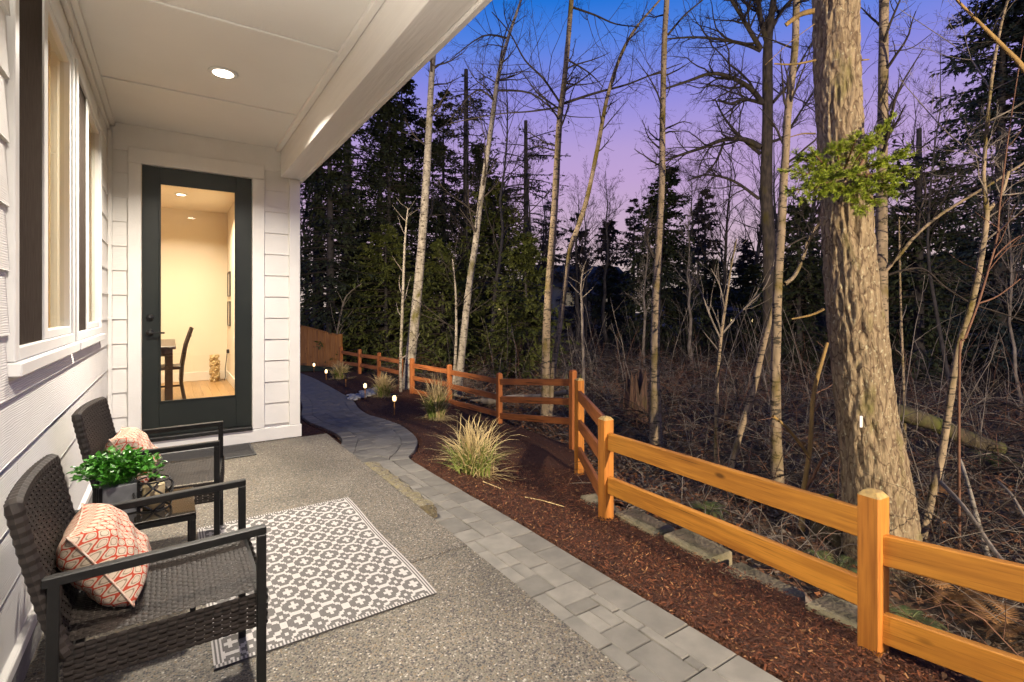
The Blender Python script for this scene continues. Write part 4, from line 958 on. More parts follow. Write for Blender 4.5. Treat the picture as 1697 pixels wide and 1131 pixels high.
# ------------------------------------------------------------------ bare trees close to the fence
def trunk_np(pts, rad, k=12, sub=6, bump=.0):
    P = np.array([list(p) for p in pts]); n = len(P); s_ = np.linspace(0, n-1, (n-1)*sub+1)
    Q = np.empty((len(s_), 3))
    for j, t in enumerate(s_):
        i = min(int(t), n-2); f = t-i; p0, p1, p2, p3 = P[max(i-1, 0)], P[i], P[i+1], P[min(i+2, n-1)]
        Q[j] = .5*((2*p1)+(-p0+p2)*f+(2*p0-5*p1+4*p2-p3)*f*f+(-p0+3*p1-3*p2+p3)*f**3)
    r_ = np.interp(s_, np.arange(n), rad)*(1+rng.normal(0, bump, len(s_)))
    return Q[None], r_[None]
def px_tree(name, label, pts, z, widths, barkm, twigm=None, levels=(), cat='tree', group='bare trees behind the fence', zj=.0, ext=None, limbs=(), ksides=12):
    """trunk through pixels at depth z; widths in px; limbs = [(pixels, w0, w1)] drawn as named boughs"""
    W3 = [PX(x, y, z+zj*i) for i, (x, y) in enumerate(pts)]; rad = [w*z/F/2/math.hypot(1, (x-848.5)/F) for w, (x, y) in zip(widths, pts)]
    base = W3[0].copy(); base.z = float(terr(base.x, base.y))-.1
    if W3[0].z-base.z > .15: W3 = [base]+W3; rad = [rad[0]*1.25]+rad
    if ext:
        d = (W3[-1]-W3[-2]).normalized(); W3.append(W3[-1]+d*ext); rad.append(rad[-1]*.25)
    og = base.copy(); t = empty(name, og, 0, label, cat, group)
    P, Rd = trunk_np([p-og for p in W3], rad, bump=.02)
    npmesh('trunk', *tubes(P, Rd, ksides), barkm, t, True)
    lay = []; par = [(P, Rd)]
    lim = []
    for lp, w0, w1, *dz in limbs:
        dz = dz[0] if dz else 0
        Q, r_ = trunk_np([PX(x, y, z+dz*i/(len(lp)-1))-og for i, (x, y) in enumerate(lp)], np.linspace(w0, w1, len(lp))*z/F/2, sub=4)
        lim.append((Q, r_)); npmesh('limb', *tubes(Q, r_, 7), (twigm if (twigm and w0 < 5.5) else barkm), t, True)
    cur = [(P, Rd)] if levels and levels[0].get('trunk', True) else []
    cur += lim
    for li, lv_ in enumerate(levels):
        kw = {k_: v_ for k_, v_ in lv_.items() if k_ != 'trunk'}; nxt = []
        for P_, R_ in cur:
            kk = dict(kw)
            if P_.shape[0] == 1 and P_ is not P and li == 0: kk['t0'] = .12; kk['k'] = max(4, kw['k']//2); kk['t1'] = 1
            nxt.append(grow(P_, R_, **kk))
        lay += nxt; cur = nxt
    if lay:
        npmesh('branches', *join([tubes(a_, b_, 3 if a_.shape[0] > 60 else 5) for a_, b_ in lay]), twigm or barkm, t, True)['kind'] = 'stuff'
    return t
TW = lambda k, l0, l1, t0=.5: [dict(k=k, t0=t0, t1=1, ang=(.6, 1.3), ln=(l0, l1), up=.06, wig=.14, n=7, rr=.38), dict(k=7, t0=.2, t1=1, ang=(.4, 1.0), ln=(-.25, -.5), up=.05, wig=.16, n=5, rr=.55), dict(k=4, t0=.2, t1=1, ang=(.4, 1.0), ln=(-.2, -.45), up=.04, wig=.18, n=4, rr=.6)]
px_tree('birch_tree', 'white-barked leaning birch growing by the gap in the rail fence', [(675, 650), (681, 590), (694, 463), (706, 304), (714, 150), (718, 92)], 13.0, [20, 18, 15, 13, 10, 9], M['birch'], M['twig'], TW(14, .8, 2., .45), ext=3)
px_tree('alder_tree', 'slim pale alder forking near its base behind the second grass clump', [(760, 640), (765, 590), (777, 478), (787, 410), (797, 330), (816, 198), (825, 131), (842, 64), (862, 5)], 12.6, [14, 12, 11, 10, 9, 8, 7, 5.5, 4], M['birch'], M['twig'], TW(26, .9, 2.4, .42), ext=2,
        limbs=[([(752, 640), (756, 560), (755, 480), (750, 430)], 6, 2), ([(824, 150), (880, 155), (930, 190), (985, 195)], 4, 1, .5), ([(822, 170), (790, 150), (745, 200)], 4, 1.5, -.5), ([(842, 64), (800, 60), (745, 100)], 4, 1)])
px_tree('alder_tree', 'tall straight alder with mossy rings behind the three rail fence corner', [(903, 700), (904, 626), (907, 518), (915, 405), (920, 330), (927, 204), (934, 146), (941, 73), (947, 0)], 9.8, [17, 14, 13, 12, 11, 10, 9, 8.5, 8], M['alder'], M['twig'], TW(16, .8, 1.9, .5), ext=2,
        limbs=[([(930, 173), (985, 155), (1040, 140), (1085, 122), (1130, 105)], 5, 1.5, .6), ([(929, 172), (900, 130), (870, 100), (845, 55), (815, 20)], 4, 1.5, -.5), ([(928, 178), (880, 185), (820, 190), (745, 205)], 3.5, 1.2, .5), ([(947, 12), (985, 25), (1020, 40), (1060, 45)], 4, 1.5), ([(936, 97), (975, 120), (1000, 145)], 3.5, 1.2)])
px_tree('alder_tree', 'leaning slender alder curving right, twin of the straight alder', [(911, 690), (915, 626), (927, 546), (935, 484), (944, 416), (961, 368), (975, 320), (991, 242), (1008, 155), (1032, 85), (1058, 41), (1085, 10)], 9.9, [11, 10, 9, 9, 8.5, 8, 7.5, 7, 6.5, 5.5, 4.5, 3.5], M['alder'], M['twig'], TW(12, .6, 1.5, .5), ext=1.5)
px_tree('alder_tree', 'straight alder with snapped side stub left of the orange rails', [(1087, 735), (1086, 660), (1085, 620), (1087, 498), (1091, 419), (1097, 300), (1098, 198), (1101, 71), (1105, 0)], 8.3, [22, 19, 16, 14, 13, 11, 10, 9.5, 9], M['alder'], M['twig'], TW(12, .6, 1.6, .55), ext=2,
        limbs=[([(1084, 428), (1074, 405), (1069, 376)], 5, 3), ([(1107, 58), (1135, 25), (1165, 0)], 4, 2), ([(1100, 120), (1070, 128), (1040, 140)], 3, 1)])
px_tree('alder_tree', 'mossy alder just left of the big fir trunk', [(1289, 812), (1286, 720), (1285, 613), (1286, 583), (1289, 470), (1295, 371), (1298, 311), (1302, 255), (1306, 184), (1317, 85), (1320, 0)], 6.0, [24, 19, 17, 16.5, 16, 15, 14, 13.5, 13, 12.5, 12], M['alder'], M['twig'], TW(12, .5, 1.3, .6), ext=2,
        limbs=[([(1300, 471), (1316, 458), (1330, 430), (1340, 395), (1358, 370)], 7, 5, .4), ([(1297, 413), (1330, 395), (1362, 384)], 3.5, 1.5, .2)])
px_tree('leaning_trunk', 'thin mossy leaning trunk resting against the alder by the fir', [(1208, 790), (1212, 772), (1226, 719), (1247, 653), (1263, 581), (1275, 535), (1284, 500)], 6.4, [13, 12, 11, 10.5, 10, 9, 7], M['alder'], M['twig'])
px_tree('bare_sapling', 'slender pale sapling with upswept forks between the alders', [(1186, 775), (1188, 640), (1190, 611), (1196, 549), (1207, 475), (1212, 440), (1221, 396)], 6.6, [7, 6.5, 6, 5.5, 4, 3, 1.5], M['alder'], M['palewtwig'], [dict(k=12, t0=.45, t1=.95, ang=(.4, .8), ln=(.3, .7), up=.1, wig=.1, n=6, rr=.5)], 'sapling',
        limbs=[([(1193, 560), (1175, 520), (1160, 480), (1143, 458)], 3.5, 1.5), ([(1197, 553), (1230, 515), (1265, 480), (1282, 440)], 3.5, 1.5), ([(1202, 520), (1193, 475), (1178, 445)], 3, 1)])
px_tree('alder_tree', 'moss-banded alder standing right behind the big fir', [(1463, 800), (1462, 583), (1461, 440), (1461, 357), (1462, 249), (1464, 113), (1465, 0)], 6.6, [26, 23, 22, 21, 19, 18, 17], M['alder'], M['twig'], TW(14, .6, 1.6, .6), ext=2,
        limbs=[([(1456, 462), (1485, 430), (1520, 388), (1560, 355), (1600, 330), (1650, 300), (1705, 265)], 6, 3.5, -.8), ([(1458, 462), (1490, 450), (1530, 446), (1565, 475), (1610, 503), (1655, 518), (1705, 535)], 4, 2, -.6),
               ([(1521, 388), (1525, 350), (1534, 320), (1530, 290)], 3.5, 2), ([(1521, 372), (1495, 350), (1470, 338)], 3, 1.5), ([(1475, 85), (1510, 80), (1545, 55)], 2.5, 1)])
px_tree('alder_tree', 'smooth grey alder leaning right at the right edge of the woods', [(1529, 890), (1531, 879), (1546, 816), (1561, 752), (1573, 674), (1588, 578), (1604, 526), (1618, 470), (1627, 419), (1635, 357), (1630, 300), (1632, 255), (1638, 184), (1646, 113), (1660, 37), (1670, 0)], 4.9, [19, 17, 15, 14.5, 14, 13, 13, 12.5, 12, 11, 8, 7.5, 7, 6.5, 5.5, 5], M['alder'], M['palewtwig'], TW(14, .35, 1.0, .5), ext=1,
        limbs=[([(1636, 350), (1650, 335), (1662, 315), (1671, 285)], 7, 5), ([(1633, 262), (1600, 245), (1560, 210), (1490, 130)], 3.5, 1.2, .5), ([(1640, 200), (1680, 180), (1705, 165)], 3, 1.5, -.2), ([(1642, 150), (1610, 100), (1580, 75), (1490, 15)], 3, 1, .6)])
px_tree('thin_tree', 'thin reddish stem rising beside the leaning grey alder', [(1590, 600), (1600, 560), (1622, 500), (1640, 440), (1652, 395), (1658, 330), (1675, 200), (1697, 60)], 4.7, [5, 5, 5, 4.5, 4, 3.5, 2.5, 2], M['redtwig'], M['redtwig'], [dict(k=8, t0=.4, t1=1, ang=(.4, .9), ln=(.3, .7), up=.02, wig=.1, n=6, rr=.55)], 'sapling',
        limbs=[([(1622, 503), (1655, 490), (1700, 455)], 3, 1.5), ([(1645, 430), (1670, 405), (1700, 385)], 3, 1.5)])
px_tree('thin_tree', 'straight thin grey stem between the fir and the leaning alder', [(1499, 690), (1496, 600), (1493, 520), (1491, 440), (1490, 360)], 7.5, [6, 5, 4.5, 4, 2.5], M['alder'], M['palewtwig'], [dict(k=6, t0=.3, t1=1, ang=(.5, 1.), ln=(.3, .6), up=.02, wig=.1, n=5, rr=.5)], 'sapling')
px_tree('thin_tree', 'yellowish crooked stem with a cut side branch left of the fir base', [(1329, 830), (1331, 817), (1342, 746), (1345, 700), (1347, 666), (1352, 635), (1358, 613), (1371, 568)], 5.2, [10, 9, 8.5, 8.5, 8, 8, 7.5, 6], M['yellowbark'], M['redtwig'], [dict(k=7, t0=.4, t1=1, ang=(.5, 1.1), ln=(.2, .5), up=.04, wig=.12, n=5, rr=.3)], 'sapling',
        limbs=[([(1342, 758), (1322, 730), (1300, 705), (1281, 690)], 6, 4.5, -.2), ([(1333, 815), (1350, 785), (1364, 758)], 5, 4.5, -.15)])
px_tree('bare_sapling', 'white spindly sapling left of the birch', [(664, 600), (664, 590), (668, 480), (671, 400), (676, 345)], 12.5, [5, 5, 4.5, 3.5, 2], M['birch'], M['palewtwig'], [dict(k=12, t0=.35, t1=1, ang=(.6, 1.2), ln=(.5, 1.1), up=.03, wig=.1, n=6, rr=.5)], 'sapling')
px_tree('bare_sapling', 'pale forked sapling rising behind the far rail fence', [(560, 590), (558, 560), (565, 520), (575, 490), (600, 470)], 18, [4, 3.5, 3.5, 2.5, 1.5], M['palewtwig'], M['palewtwig'], [dict(k=9, t0=.3, t1=1, ang=(.5, 1.2), ln=(.5, 1.3), up=.03, wig=.1, n=6, rr=.5)], 'sapling')
px_tree('bare_sapling', 'thin grey sapling right of the leaning alder pair', [(967, 640), (966, 560), (964, 500), (963, 470), (968, 440)], 10.5, [5, 4.5, 4, 3, 2], M['palewtwig'], M['palewtwig'], [dict(k=9, t0=.3, t1=1, ang=(.5, 1.2), ln=(.4, 1.0), up=.03, wig=.1, n=6, rr=.5)], 'sapling')
# overhanging brown bough top right
px_tree('thin_tree', 'brown bough crossing the upper right corner', [(1760, 700), (1765, 400), (1745, 190), (1697, 115), (1665, 80), (1640, 55), (1610, 25), (1585, 0)], 4.4, [16, 15, 13, 11, 9, 8, 6, 5], M['yellowbark'], M['twig'], [dict(k=8, t0=.5, t1=1, ang=(.5, 1.), ln=(.3, .7), up=.02, wig=.1, n=5, rr=.3)], 'branch')

# dark maple with spreading boughs
MAPLV = [dict(k=26, t0=.28, t1=1, ang=(.5, 1.1), ln=(1.0, 2.6), up=.05, wig=.22, n=8, rr=.5, trunk=False), dict(k=9, t0=.15, t1=1, ang=(.5, 1.2), ln=(-.3, -.6), up=.03, wig=.25, n=6, rr=.5), dict(k=6, t0=.1, t1=1, ang=(.5, 1.2), ln=(-.25, -.55), up=.04, wig=.25, n=4, rr=.6)]
px_tree('maple_tree', 'dark mossy maple with spreading crooked boughs against the sky', [(1277, 640), (1276, 555), (1275, 413), (1270, 320), (1272, 198), (1272, 100), (1274, 60), (1282, 0)], 15, [28, 24, 22, 21, 18, 17, 14, 11], M['darkbark'], M['twig'], MAPLV, ext=3,
        limbs=[([(1262, 245), (1235, 232), (1200, 232), (1165, 245), (1120, 260), (1085, 275)], 9.8, 3.0, 1), ([(1262, 170), (1245, 148), (1215, 130), (1180, 122), (1140, 135), (1095, 150)], 9.8, 3.0, -1), ([(1260, 84), (1235, 74), (1195, 66), (1150, 62), (1105, 65)], 7.6, 2.4, 1),
               ([(1261, 82), (1245, 55), (1230, 30), (1212, 0)], 8.7, 4.8, -.5), ([(1273, 75), (1262, 40), (1256, 0)], 9.8, 7.2), ([(1280, 45), (1295, 18), (1320, -8)], 7.6, 3.6, .5), ([(1281, 170), (1310, 135), (1340, 80), (1360, 55)], 5.5, 2.4, 1), ([(1266, 172), (1235, 165), (1210, 172), (1190, 165)], 6.6, 2.4, -1.5),
               ([(1260, 255), (1225, 225), (1200, 195), (1185, 165)], 6.6, 2.4, 1.5), ([(1278, 235), (1300, 225), (1330, 180), (1350, 150)], 5.5, 2.4, 1.2), ([(1258, 330), (1215, 300), (1170, 290), (1140, 300)], 5.5, 2.4, 1.5), ([(1200, 236), (1188, 265), (1175, 285)], 4.4, 2.4)])

# ------------------------------------------------------------------ the big fir with its green sprig
zf = 4.5; fir = empty('fir_tree', (0, 0, 0), 0, 'big furrowed fir trunk with a tuft of green sprigs and a white tag', 'tree')
rows = [(1100, 1478, 150), (960, 1468, 134), (880, 1460, 124), (770, 1449, 112), (680, 1434, 100), (560, 1422, 97), (480, 1411, 91), (400, 1405, 87), (330, 1401, 85), (250, 1393, 79), (120, 1387, 78), (0, 1384, 78), (-300, 1375, 70), (-900, 1360, 40)]
og = PX(1470, 930, zf); og.z = float(terr(og.x, og.y))-.1; fir.location = og
prow = np.array([r_[0] for r_ in rows]); nk, nr = 120, 330
V = np.zeros((nr, nk, 3)); yy = np.concatenate([np.linspace(1050, -20, 280), np.linspace(-40, -900, 50)])
cx_ = np.interp(-yy, -prow, [r_[1] for r_ in rows]); wd_ = np.interp(-yy, -prow, [r_[2] for r_ in rows])
for j in range(nr):
    c_ = PX(cx_[j], yy[j], zf)-og; r0 = wd_[j]*zf/F/2*.87
    for k in range(nk):
        an = 2*math.pi*k/nk; ca, sa = math.cos(an), math.sin(an)
        q = Vector((ca*r0*26, sa*r0*26, c_.z*3.4)); nz = noise.noise(q+Vector((noise.noise(q*.6)*.8, 0, 0))); n2 = noise.noise(Vector((ca*r0*45, sa*r0*45, c_.z*15)))
        fl = .97+.05*max(0, (yy[j]-800)/200)*math.cos(5*an+1)
        rr_ = r0*fl+(-abs(nz)*.040+.006)+n2*.010
        V[j, k] = (c_.x+ca*rr_, c_.y+sa*rr_, c_.z)
i = (np.arange(nr-1)[:, None]*nk+np.arange(nk)[None]); i2 = (np.arange(nr-1)[:, None]*nk+(np.arange(nk)[None]+1) % nk)
npmesh('trunk', V.reshape(-1, 3), np.stack([i, i2, i2+nk, i+nk], -1).reshape(-1, 4), M['fir'], fir, True)
fw = Vector((sn, cs, 0)); rt = Vector((cs, -sn, 0)); upv = Vector((0, 0, 1))
def needles(P, R_, per, ln, wd, m, name, parent, cone=(.5, 1.0)):
    N_, n_, _ = P.shape; t = np.tile(np.linspace(.05, 1, per), (N_, 1))+rng.uniform(-.01, .01, (N_, per)); f = np.clip(t, 0, .999)*(n_-1); i = f.astype(int); w = (f-i)[..., None]; I = np.arange(N_)[:, None]
    b = P[I, i]*(1-w)+P[I, i+1]*w; T = P[I, i+1]-P[I, i]; T /= np.linalg.norm(T, axis=2, keepdims=True)+1e-9
    q = rand_unit(N_*per).reshape(N_, per, 3); q -= T*np.sum(q*T, 2, keepdims=True); q /= np.linalg.norm(q, axis=2, keepdims=True)+1e-9
    a = rng.uniform(*cone, (N_, per, 1)); d = T*np.cos(a)+q*np.sin(a); sd = np.cross(d, rand_unit(N_*per).reshape(N_, per, 3)); sd /= np.linalg.norm(sd, axis=2, keepdims=True)+1e-9
    L_ = rng.uniform(.7, 1.1, (N_, per, 1))*ln
    V = np.stack([b-sd*wd, b+sd*wd, b+d*L_+sd*wd*.5, b+d*L_-sd*wd*.5], 2).reshape(-1, 3); j = np.arange(N_*per)*4
    return npmesh(name, V, np.stack([j, j+1, j+2, j+3], 1), m, parent)
br = []
rnd = random.Random(4)
for (px, py, tx, ty, dz) in [(1375, 290, 1300, 283, -.30), (1372, 300, 1305, 318, -.25), (1378, 285, 1322, 258, -.2), (1385, 290, 1345, 250, -.35), (1395, 285, 1385, 240, -.4), (1400, 280, 1420, 228, -.38), (1410, 285, 1440, 235, -.3), (1425, 275, 1470, 200, -.15), (1430, 280, 1500, 255, -.1),
                            (1430, 290, 1508, 282, -.18), (1425, 300, 1480, 312, -.3), (1415, 300, 1455, 340, -.38), (1405, 305, 1430, 345, -.42), (1395, 305, 1395, 322, -.48), (1385, 305, 1355, 322, -.42), (1380, 300, 1335, 325, -.35), (1400, 295, 1410, 285, -.55), (1415, 290, 1465, 270, -.45), (1390, 295, 1350, 292, -.5),
                            (1420, 290, 1490, 300, -.35), (1410, 295, 1440, 310, -.5), (1385, 292, 1325, 300, -.42)]:
    a = PX(px, py, zf-.2)-og; b = PX(tx, ty, zf-.2+dz)-og; m1 = a.lerp(b, .5)+Vector((0, 0, rnd.uniform(-.02, .03)))
    br.append([[*(a.lerp(m1, t*2) if t < .5 else m1.lerp(b, t*2-1))] for t in (0, .25, .5, .75, 1)])
br = np.array(br); brr = np.tile(np.linspace(.011, .003, 5), (len(br), 1))
tw, twr = grow(br, brr, 14, .2, 1, (.45, .85), (.08, .20), up=.02, wig=.05, n=5, rr=.6, flat=.6)
tw2, tw2r = grow(tw, twr, 2, .25, .8, (.5, .85), (.035, .08), up=.02, wig=.06, n=4, rr=.7)
sp_ = npmesh('sprig_twigs', *join([tubes(br, brr, 4), tubes(tw, twr, 3), tubes(tw2, tw2r, 3)]), M['redtwig'], fir)
for P_, R_, per in ((br, brr, 70), (tw, twr, 46), (tw2, tw2r, 24)):
    o = needles(P_, R_, per, .026, .0021, M['sprig'], 'needles', sp_); o['kind'] = 'stuff'
for lp, w0, w1 in [([(1350, 18), (1325, 25), (1302, 42)], 9, 7), ([(1352, 100), (1315, 107), (1283, 106)], 4, 2.5), ([(1352, 222), (1330, 222), (1308, 228)], 3, 1.5), ([(1366, 512), (1345, 522), (1312, 529)], 5, 2.5), ([(1350, 40), (1310, 70), (1268, 108)], 1.5, .8), ([(1428, 100), (1440, 99)], 3, 2)]:
    Q, r_ = trunk_np([PX(x, y, zf-.12+.05*i)-og for i, (x, y) in enumerate(lp)], np.linspace(w0, w1, len(lp))*zf/F/2, sub=4); npmesh('dead_branch', *tubes(Q, r_, 7), M['yellowbark'], fir, True)
tg = PX(1427, 699, zf-.238); o = MB().box(-.012, .012, -.003, .003, -.048, .048).build('tree_tag', M['vinyl'], None, loc=tg, bevel=.001); o.rotation_euler = (R(-3), R(3), -R(YAW)+.05)
tag(o, 'small white rectangular tag on the fir trunk', 'tag')

# ------------------------------------------------------------------ conifers
def conifer(base, H, crown0, rad, seed, nb=150, droop=.35, sparse=1.0, leaf=.16, broken=False, dens=1.):
    """returns (trunk V,F), (wood V,F), (leaf V,F) in local coordinates"""
    global rng
    keep = rng; rng = np.random.default_rng(seed)
    tr = .012*H+.05; zz = np.linspace(0, H, 14); sway = rng.normal(0, .012*H, 2)
    P = np.stack([sway[0]*(zz/H)**2, sway[1]*(zz/H)**2, zz], 1)[None]; Rr = (tr*(1-zz/H*(.55 if broken else .97)))[None]
    hb = crown0*H+(H*(.985 if not broken else .93)-crown0*H)*np.sort(rng.random(nb))**.9
    f = (hb-crown0*H)/(H-crown0*H); an = rng.uniform(0, 2*np.pi, nb)
    ln = rad*((1-f)**.75*.95+.06)*rng.uniform(.6, 1.12, nb)*np.where(f < .15, .6+f*2.6, 1)
    if broken: ln = rad*rng.uniform(.35, 1., nb)
    t = np.linspace(0, 1, 6); d = np.stack([np.cos(an), np.sin(an)], 1)
    up0 = .35*f-.1
    B = np.zeros((nb, 6, 3)); B[:, :, :2] = P[0, 0, :2]+d[:, None]*ln[:, None, None]*t[None, :, None]
    B[:, :, 0] += (sway[0]*(hb/H)**2)[:, None]; B[:, :, 1] += (sway[1]*(hb/H)**2)[:, None]
    B[:, :, 2] = hb[:, None]+ln[:, None]*(up0[:, None]*t[None]-droop*(t[None]**1.6)*(1-.5*f[:, None])+.10*t[None]**3)
    Br = np.maximum((.012+.012*ln)[:, None]*np.linspace(1, .25, 6)[None], .004)
    T1, T1r = grow(B, Br, int(13*sparse), .12, 1, (.7, 1.2), (-.18, -.38), up=-.05, wig=.06, n=4, rr=.5, flat=.75)
    N_ = T1.shape[0]; per = 7
    def spray(Pp, per, l, w):
        N_, n_, _ = Pp.shape; tt = rng.uniform(.1, 1, (N_, per)); ff = np.clip(tt, 0, .999)*(n_-1); i = ff.astype(int); ww = (ff-i)[..., None]; I = np.arange(N_)[:, None]
        b = Pp[I, i]*(1-ww)+Pp[I, i+1]*ww; T = Pp[I, i+1]-Pp[I, i]; T /= np.linalg.norm(T, axis=2, keepdims=True)+1e-9
        q = rand_unit(N_*per).reshape(N_, per, 3); q[..., 2] *= .35; a = rng.uniform(.15, .9, (N_, per, 1)); dd = T*np.cos(a)+q*np.sin(a); dd[..., 2] -= .25; dd /= np.linalg.norm(dd, axis=2, keepdims=True)
        nn = rand_unit(N_*per).reshape(N_, per, 3)*.7; nn[..., 2] += 1; sd = np.cross(dd, nn); sd /= np.linalg.norm(sd, axis=2, keepdims=True)+1e-9
        L_ = l*rng.uniform(.6, 1.2, (N_, per, 1)); W_ = w*rng.uniform(.7, 1.2, (N_, per, 1))
        V = np.stack([b, b+dd*L_*.45+sd*W_, b+dd*L_, b+dd*L_*.5-sd*W_], 2).reshape(-1, 3); j = np.arange(N_*per)*4
        return V, np.stack([j, j+1, j+2, j+3], 1)
    lf = join([spray(T1, int(7*dens), leaf, leaf*.2), spray(B, int(16*dens), leaf*1.1, leaf*.2)])
    out = (tubes(P, Rr, 9), tubes(B, Br, 3), lf)
    rng = keep
    return out
def conifer_tree(label, px, z, ytop, crown0, rad, seed, nm, barkm='farbark', group='conifers in the woods', **kw):
    p = PX(px, HY, z); g = float(terr(p.x, p.y))-.1; H = PX(px, ytop, z).z-g
    t = empty('conifer_tree', (p.x, p.y, g), 0, label, 'tree', group)
    a, b, c_ = conifer(p, H, crown0, rad, seed, **kw)
    npmesh('trunk', *a, M[barkm], t, True); cr = npmesh('crown', *c_, M[nm], t); cr['kind'] = 'stuff'; npmesh('boughs', *b, M['twig'], cr)['kind'] = 'stuff'
    return t
conifer_tree('tall conifer with bare lower trunk directly beyond the house corner', 527, 26, -120, .12, 3.2, 1, 'needle_d', nb=230, sparse=1.1)
conifer_tree('thick-trunked tall conifer second from the house corner', 575, 22, -160, .15, 3.0, 2, 'needle_d', nb=210, sparse=1.1)
conifer_tree('feathery conifer between the thick trunk and the birch', 625, 28, 85, .08, 3.0, 3, 'needle_d', nb=230, sparse=1.1)
conifer_tree('dark conifer directly behind the white birch', 668, 24, 95, .12, 2.8, 4, 'needle_d', nb=210, sparse=1.1)
conifer_tree('dark slim conifer just right of the birch top', 735, 27, 150, .12, 2.4, 5, 'needle_d', nb=190, sparse=1.1)
conifer_tree('snapped-top conifer with leaning bare spire left of the slim alder', 772, 25, 110, .40, 2.0, 6, 'needle_d', nb=80, sparse=.8, broken=True)
conifer_tree('broken-top dark snag with few boughs between the two alders', 872, 26, 200, .45, 2.6, 7, 'needle_d', nb=60, sparse=.8, broken=True)
conifer_tree('dense dark fir rising just left of the birch', 645, 21, 150, .06, 3.0, 61, 'needle_d', nb=240, sparse=1.1, droop=.3)
conifer_tree('dense dark fir between house corner and thick trunk', 548, 19, 60, .06, 2.6, 62, 'needle_d', nb=260, sparse=1.1, droop=.3)
conifer_tree('dense fir with ragged top between birch and slim alder', 705, 23, 190, .06, 3.0, 63, 'needle_d', nb=230, sparse=1.1, droop=.3)
conifer_tree('dark fir rising behind the broad green hemlock', 800, 25, 235, .06, 3.0, 64, 'needle_d', nb=220, sparse=1.1, droop=.35)
conifer_tree('dark fir crowding left of the big fir trunk', 1325, 19, 330, .05, 2.4, 65, 'needle_d', nb=190, droop=.4)
conifer_tree('bushy green hemlock low behind the far rail fence', 735, 17.5, 400, .03, 2.6, 8, 'needle_g', nb=170, leaf=.12, droop=.3, dens=1.8)
conifer_tree('broad green hemlock filling the middle behind the slim alder', 820, 18.5, 300, .03, 3.0, 9, 'needle_g', nb=200, leaf=.12, droop=.3, dens=1.8)
conifer_tree('low green hemlock left of the straight alder pair', 872, 16, 385, .03, 2.0, 10, 'needle_g', nb=170, leaf=.11, droop=.3, dens=1.8)
conifer_tree('dim green hemlock behind the white sapling', 640, 19, 370, .03, 2.7, 11, 'needle_g', nb=160, leaf=.12, droop=.3, dens=1.8)
conifer_tree('dark shrubby conifer beside the board fence', 585, 21, 455, .03, 2.6, 12, 'needle_d', nb=150, droop=.3)
conifer_tree('pointed dark spruce with drooping boughs behind the snapped-stub alder', 1092, 24, 275, .05, 3.1, 13, 'needle_d', nb=270, droop=.5, leaf=.17, dens=1.5)
conifer_tree('low dark conifer between the spruce and the maple', 1175, 27, 430, .03, 3.4, 14, 'needle_d', nb=150)
conifer_tree('dark conifer low behind the maple trunk', 1250, 25, 440, .03, 2.6, 15, 'needle_d', nb=140)
conifer_tree('dark conifer left of the big fir, behind the mossy alder', 1335, 24, 430, .03, 3.0, 16, 'needle_d', nb=150)
conifer_tree('snapped dark conifer with tiered boughs right of the big fir', 1523, 15, 212, .10, 1.9, 17, 'needle_d', nb=150, broken=True, droop=.2)
conifer_tree('huge blue-grey spruce filling the upper right corner', 1655, 17, -160, .06, 3.4, 18, 'needle_b', nb=400, droop=.35, leaf=.16, dens=1.5)
conifer_tree('second blue-grey spruce at the right frame edge', 1730, 21, -60, .05, 4.0, 19, 'needle_b', nb=200, droop=.4, leaf=.2)
conifer_tree('shadowed conifer behind the leaning grey alder', 1590, 22, 380, .03, 2.8, 20, 'needle_d', nb=150)
conifer_tree('dark young conifer low between the fir and the snapped conifer', 1480, 19, 440, .03, 2.2, 21, 'needle_d', nb=140)
conifer_tree('dark conifer far behind the leaning alder pair', 1010, 33, 440, .03, 3.4, 22, 'needle_d', nb=130)

# bare trees farther back, silhouetted on the sky
def bare_tree(label, px, z, ytop, seed, wpx, spread=1., m='twig', bm='farbark', lean=0., k1=22, fork=.35, parts=False):
    global rng
    keep = rng; rng = np.random.default_rng(seed); p = PX(px, HY, z); g = float(terr(p.x, p.y))-.1; H = PX(px, ytop, z).z-g
    zz = np.linspace(0, H, 12); w = np.cumsum(rng.normal(0, .02*H, (12, 2)), 0)*.5; w[0] = 0
    P = np.stack([w[:, 0]+lean*zz, w[:, 1], zz], 1)[None]; Rr = (wpx*z/F/2*(1-.93*zz/H))[None]
    A, Ar = grow(P, Rr, k1, fork, 1, (.35, .9), (.22*H*spread, .38*H*spread), up=.07, wig=.12, n=8, rr=.5)
    B, Br = grow(A, Ar, 8, .2, 1, (.35, .9), (-.3, -.55), up=.05, wig=.15, n=6, rr=.55)
    C, Cr = grow(B, Br, 5, .2, 1, (.35, .9), (-.3, -.55), up=.05, wig=.16, n=4, rr=.6)
    Cr = np.maximum(Cr, .0035*z/20); rng = keep
    tp, bp = tubes(P, Rr, 8), join([tubes(A, Ar, 4), tubes(B, Br, 3), tubes(C, Cr, 3)])
    if parts: return p, g, tp, bp
    t = empty('bare_tree', (p.x, p.y, g), 0, label, 'tree', 'bare trees farther back'); npmesh('trunk', *tp, M[bm], t, True); npmesh('branches', *bp, M[m], t)['kind'] = 'stuff'
    return t
bare_tree('bare twiggy tree rising between the snapped conifer and the slim alder', 765, 19, 190, 44, 8, .9)
bare_tree('bare round-crowned tree behind the straight alder and snag', 885, 21, 255, 45, 8, 1.)
bare_tree('bare fan-shaped tree far left of the spruce', 975, 27, 310, 46, 7, 1.1)
bare_tree('bare fan-shaped tree right of the pointed spruce', 1140, 25, 290, 47, 8, 1.1)
bare_tree('bare dense-twigged tree between maple and mossy alder', 1300, 22, 200, 48, 9, .9)
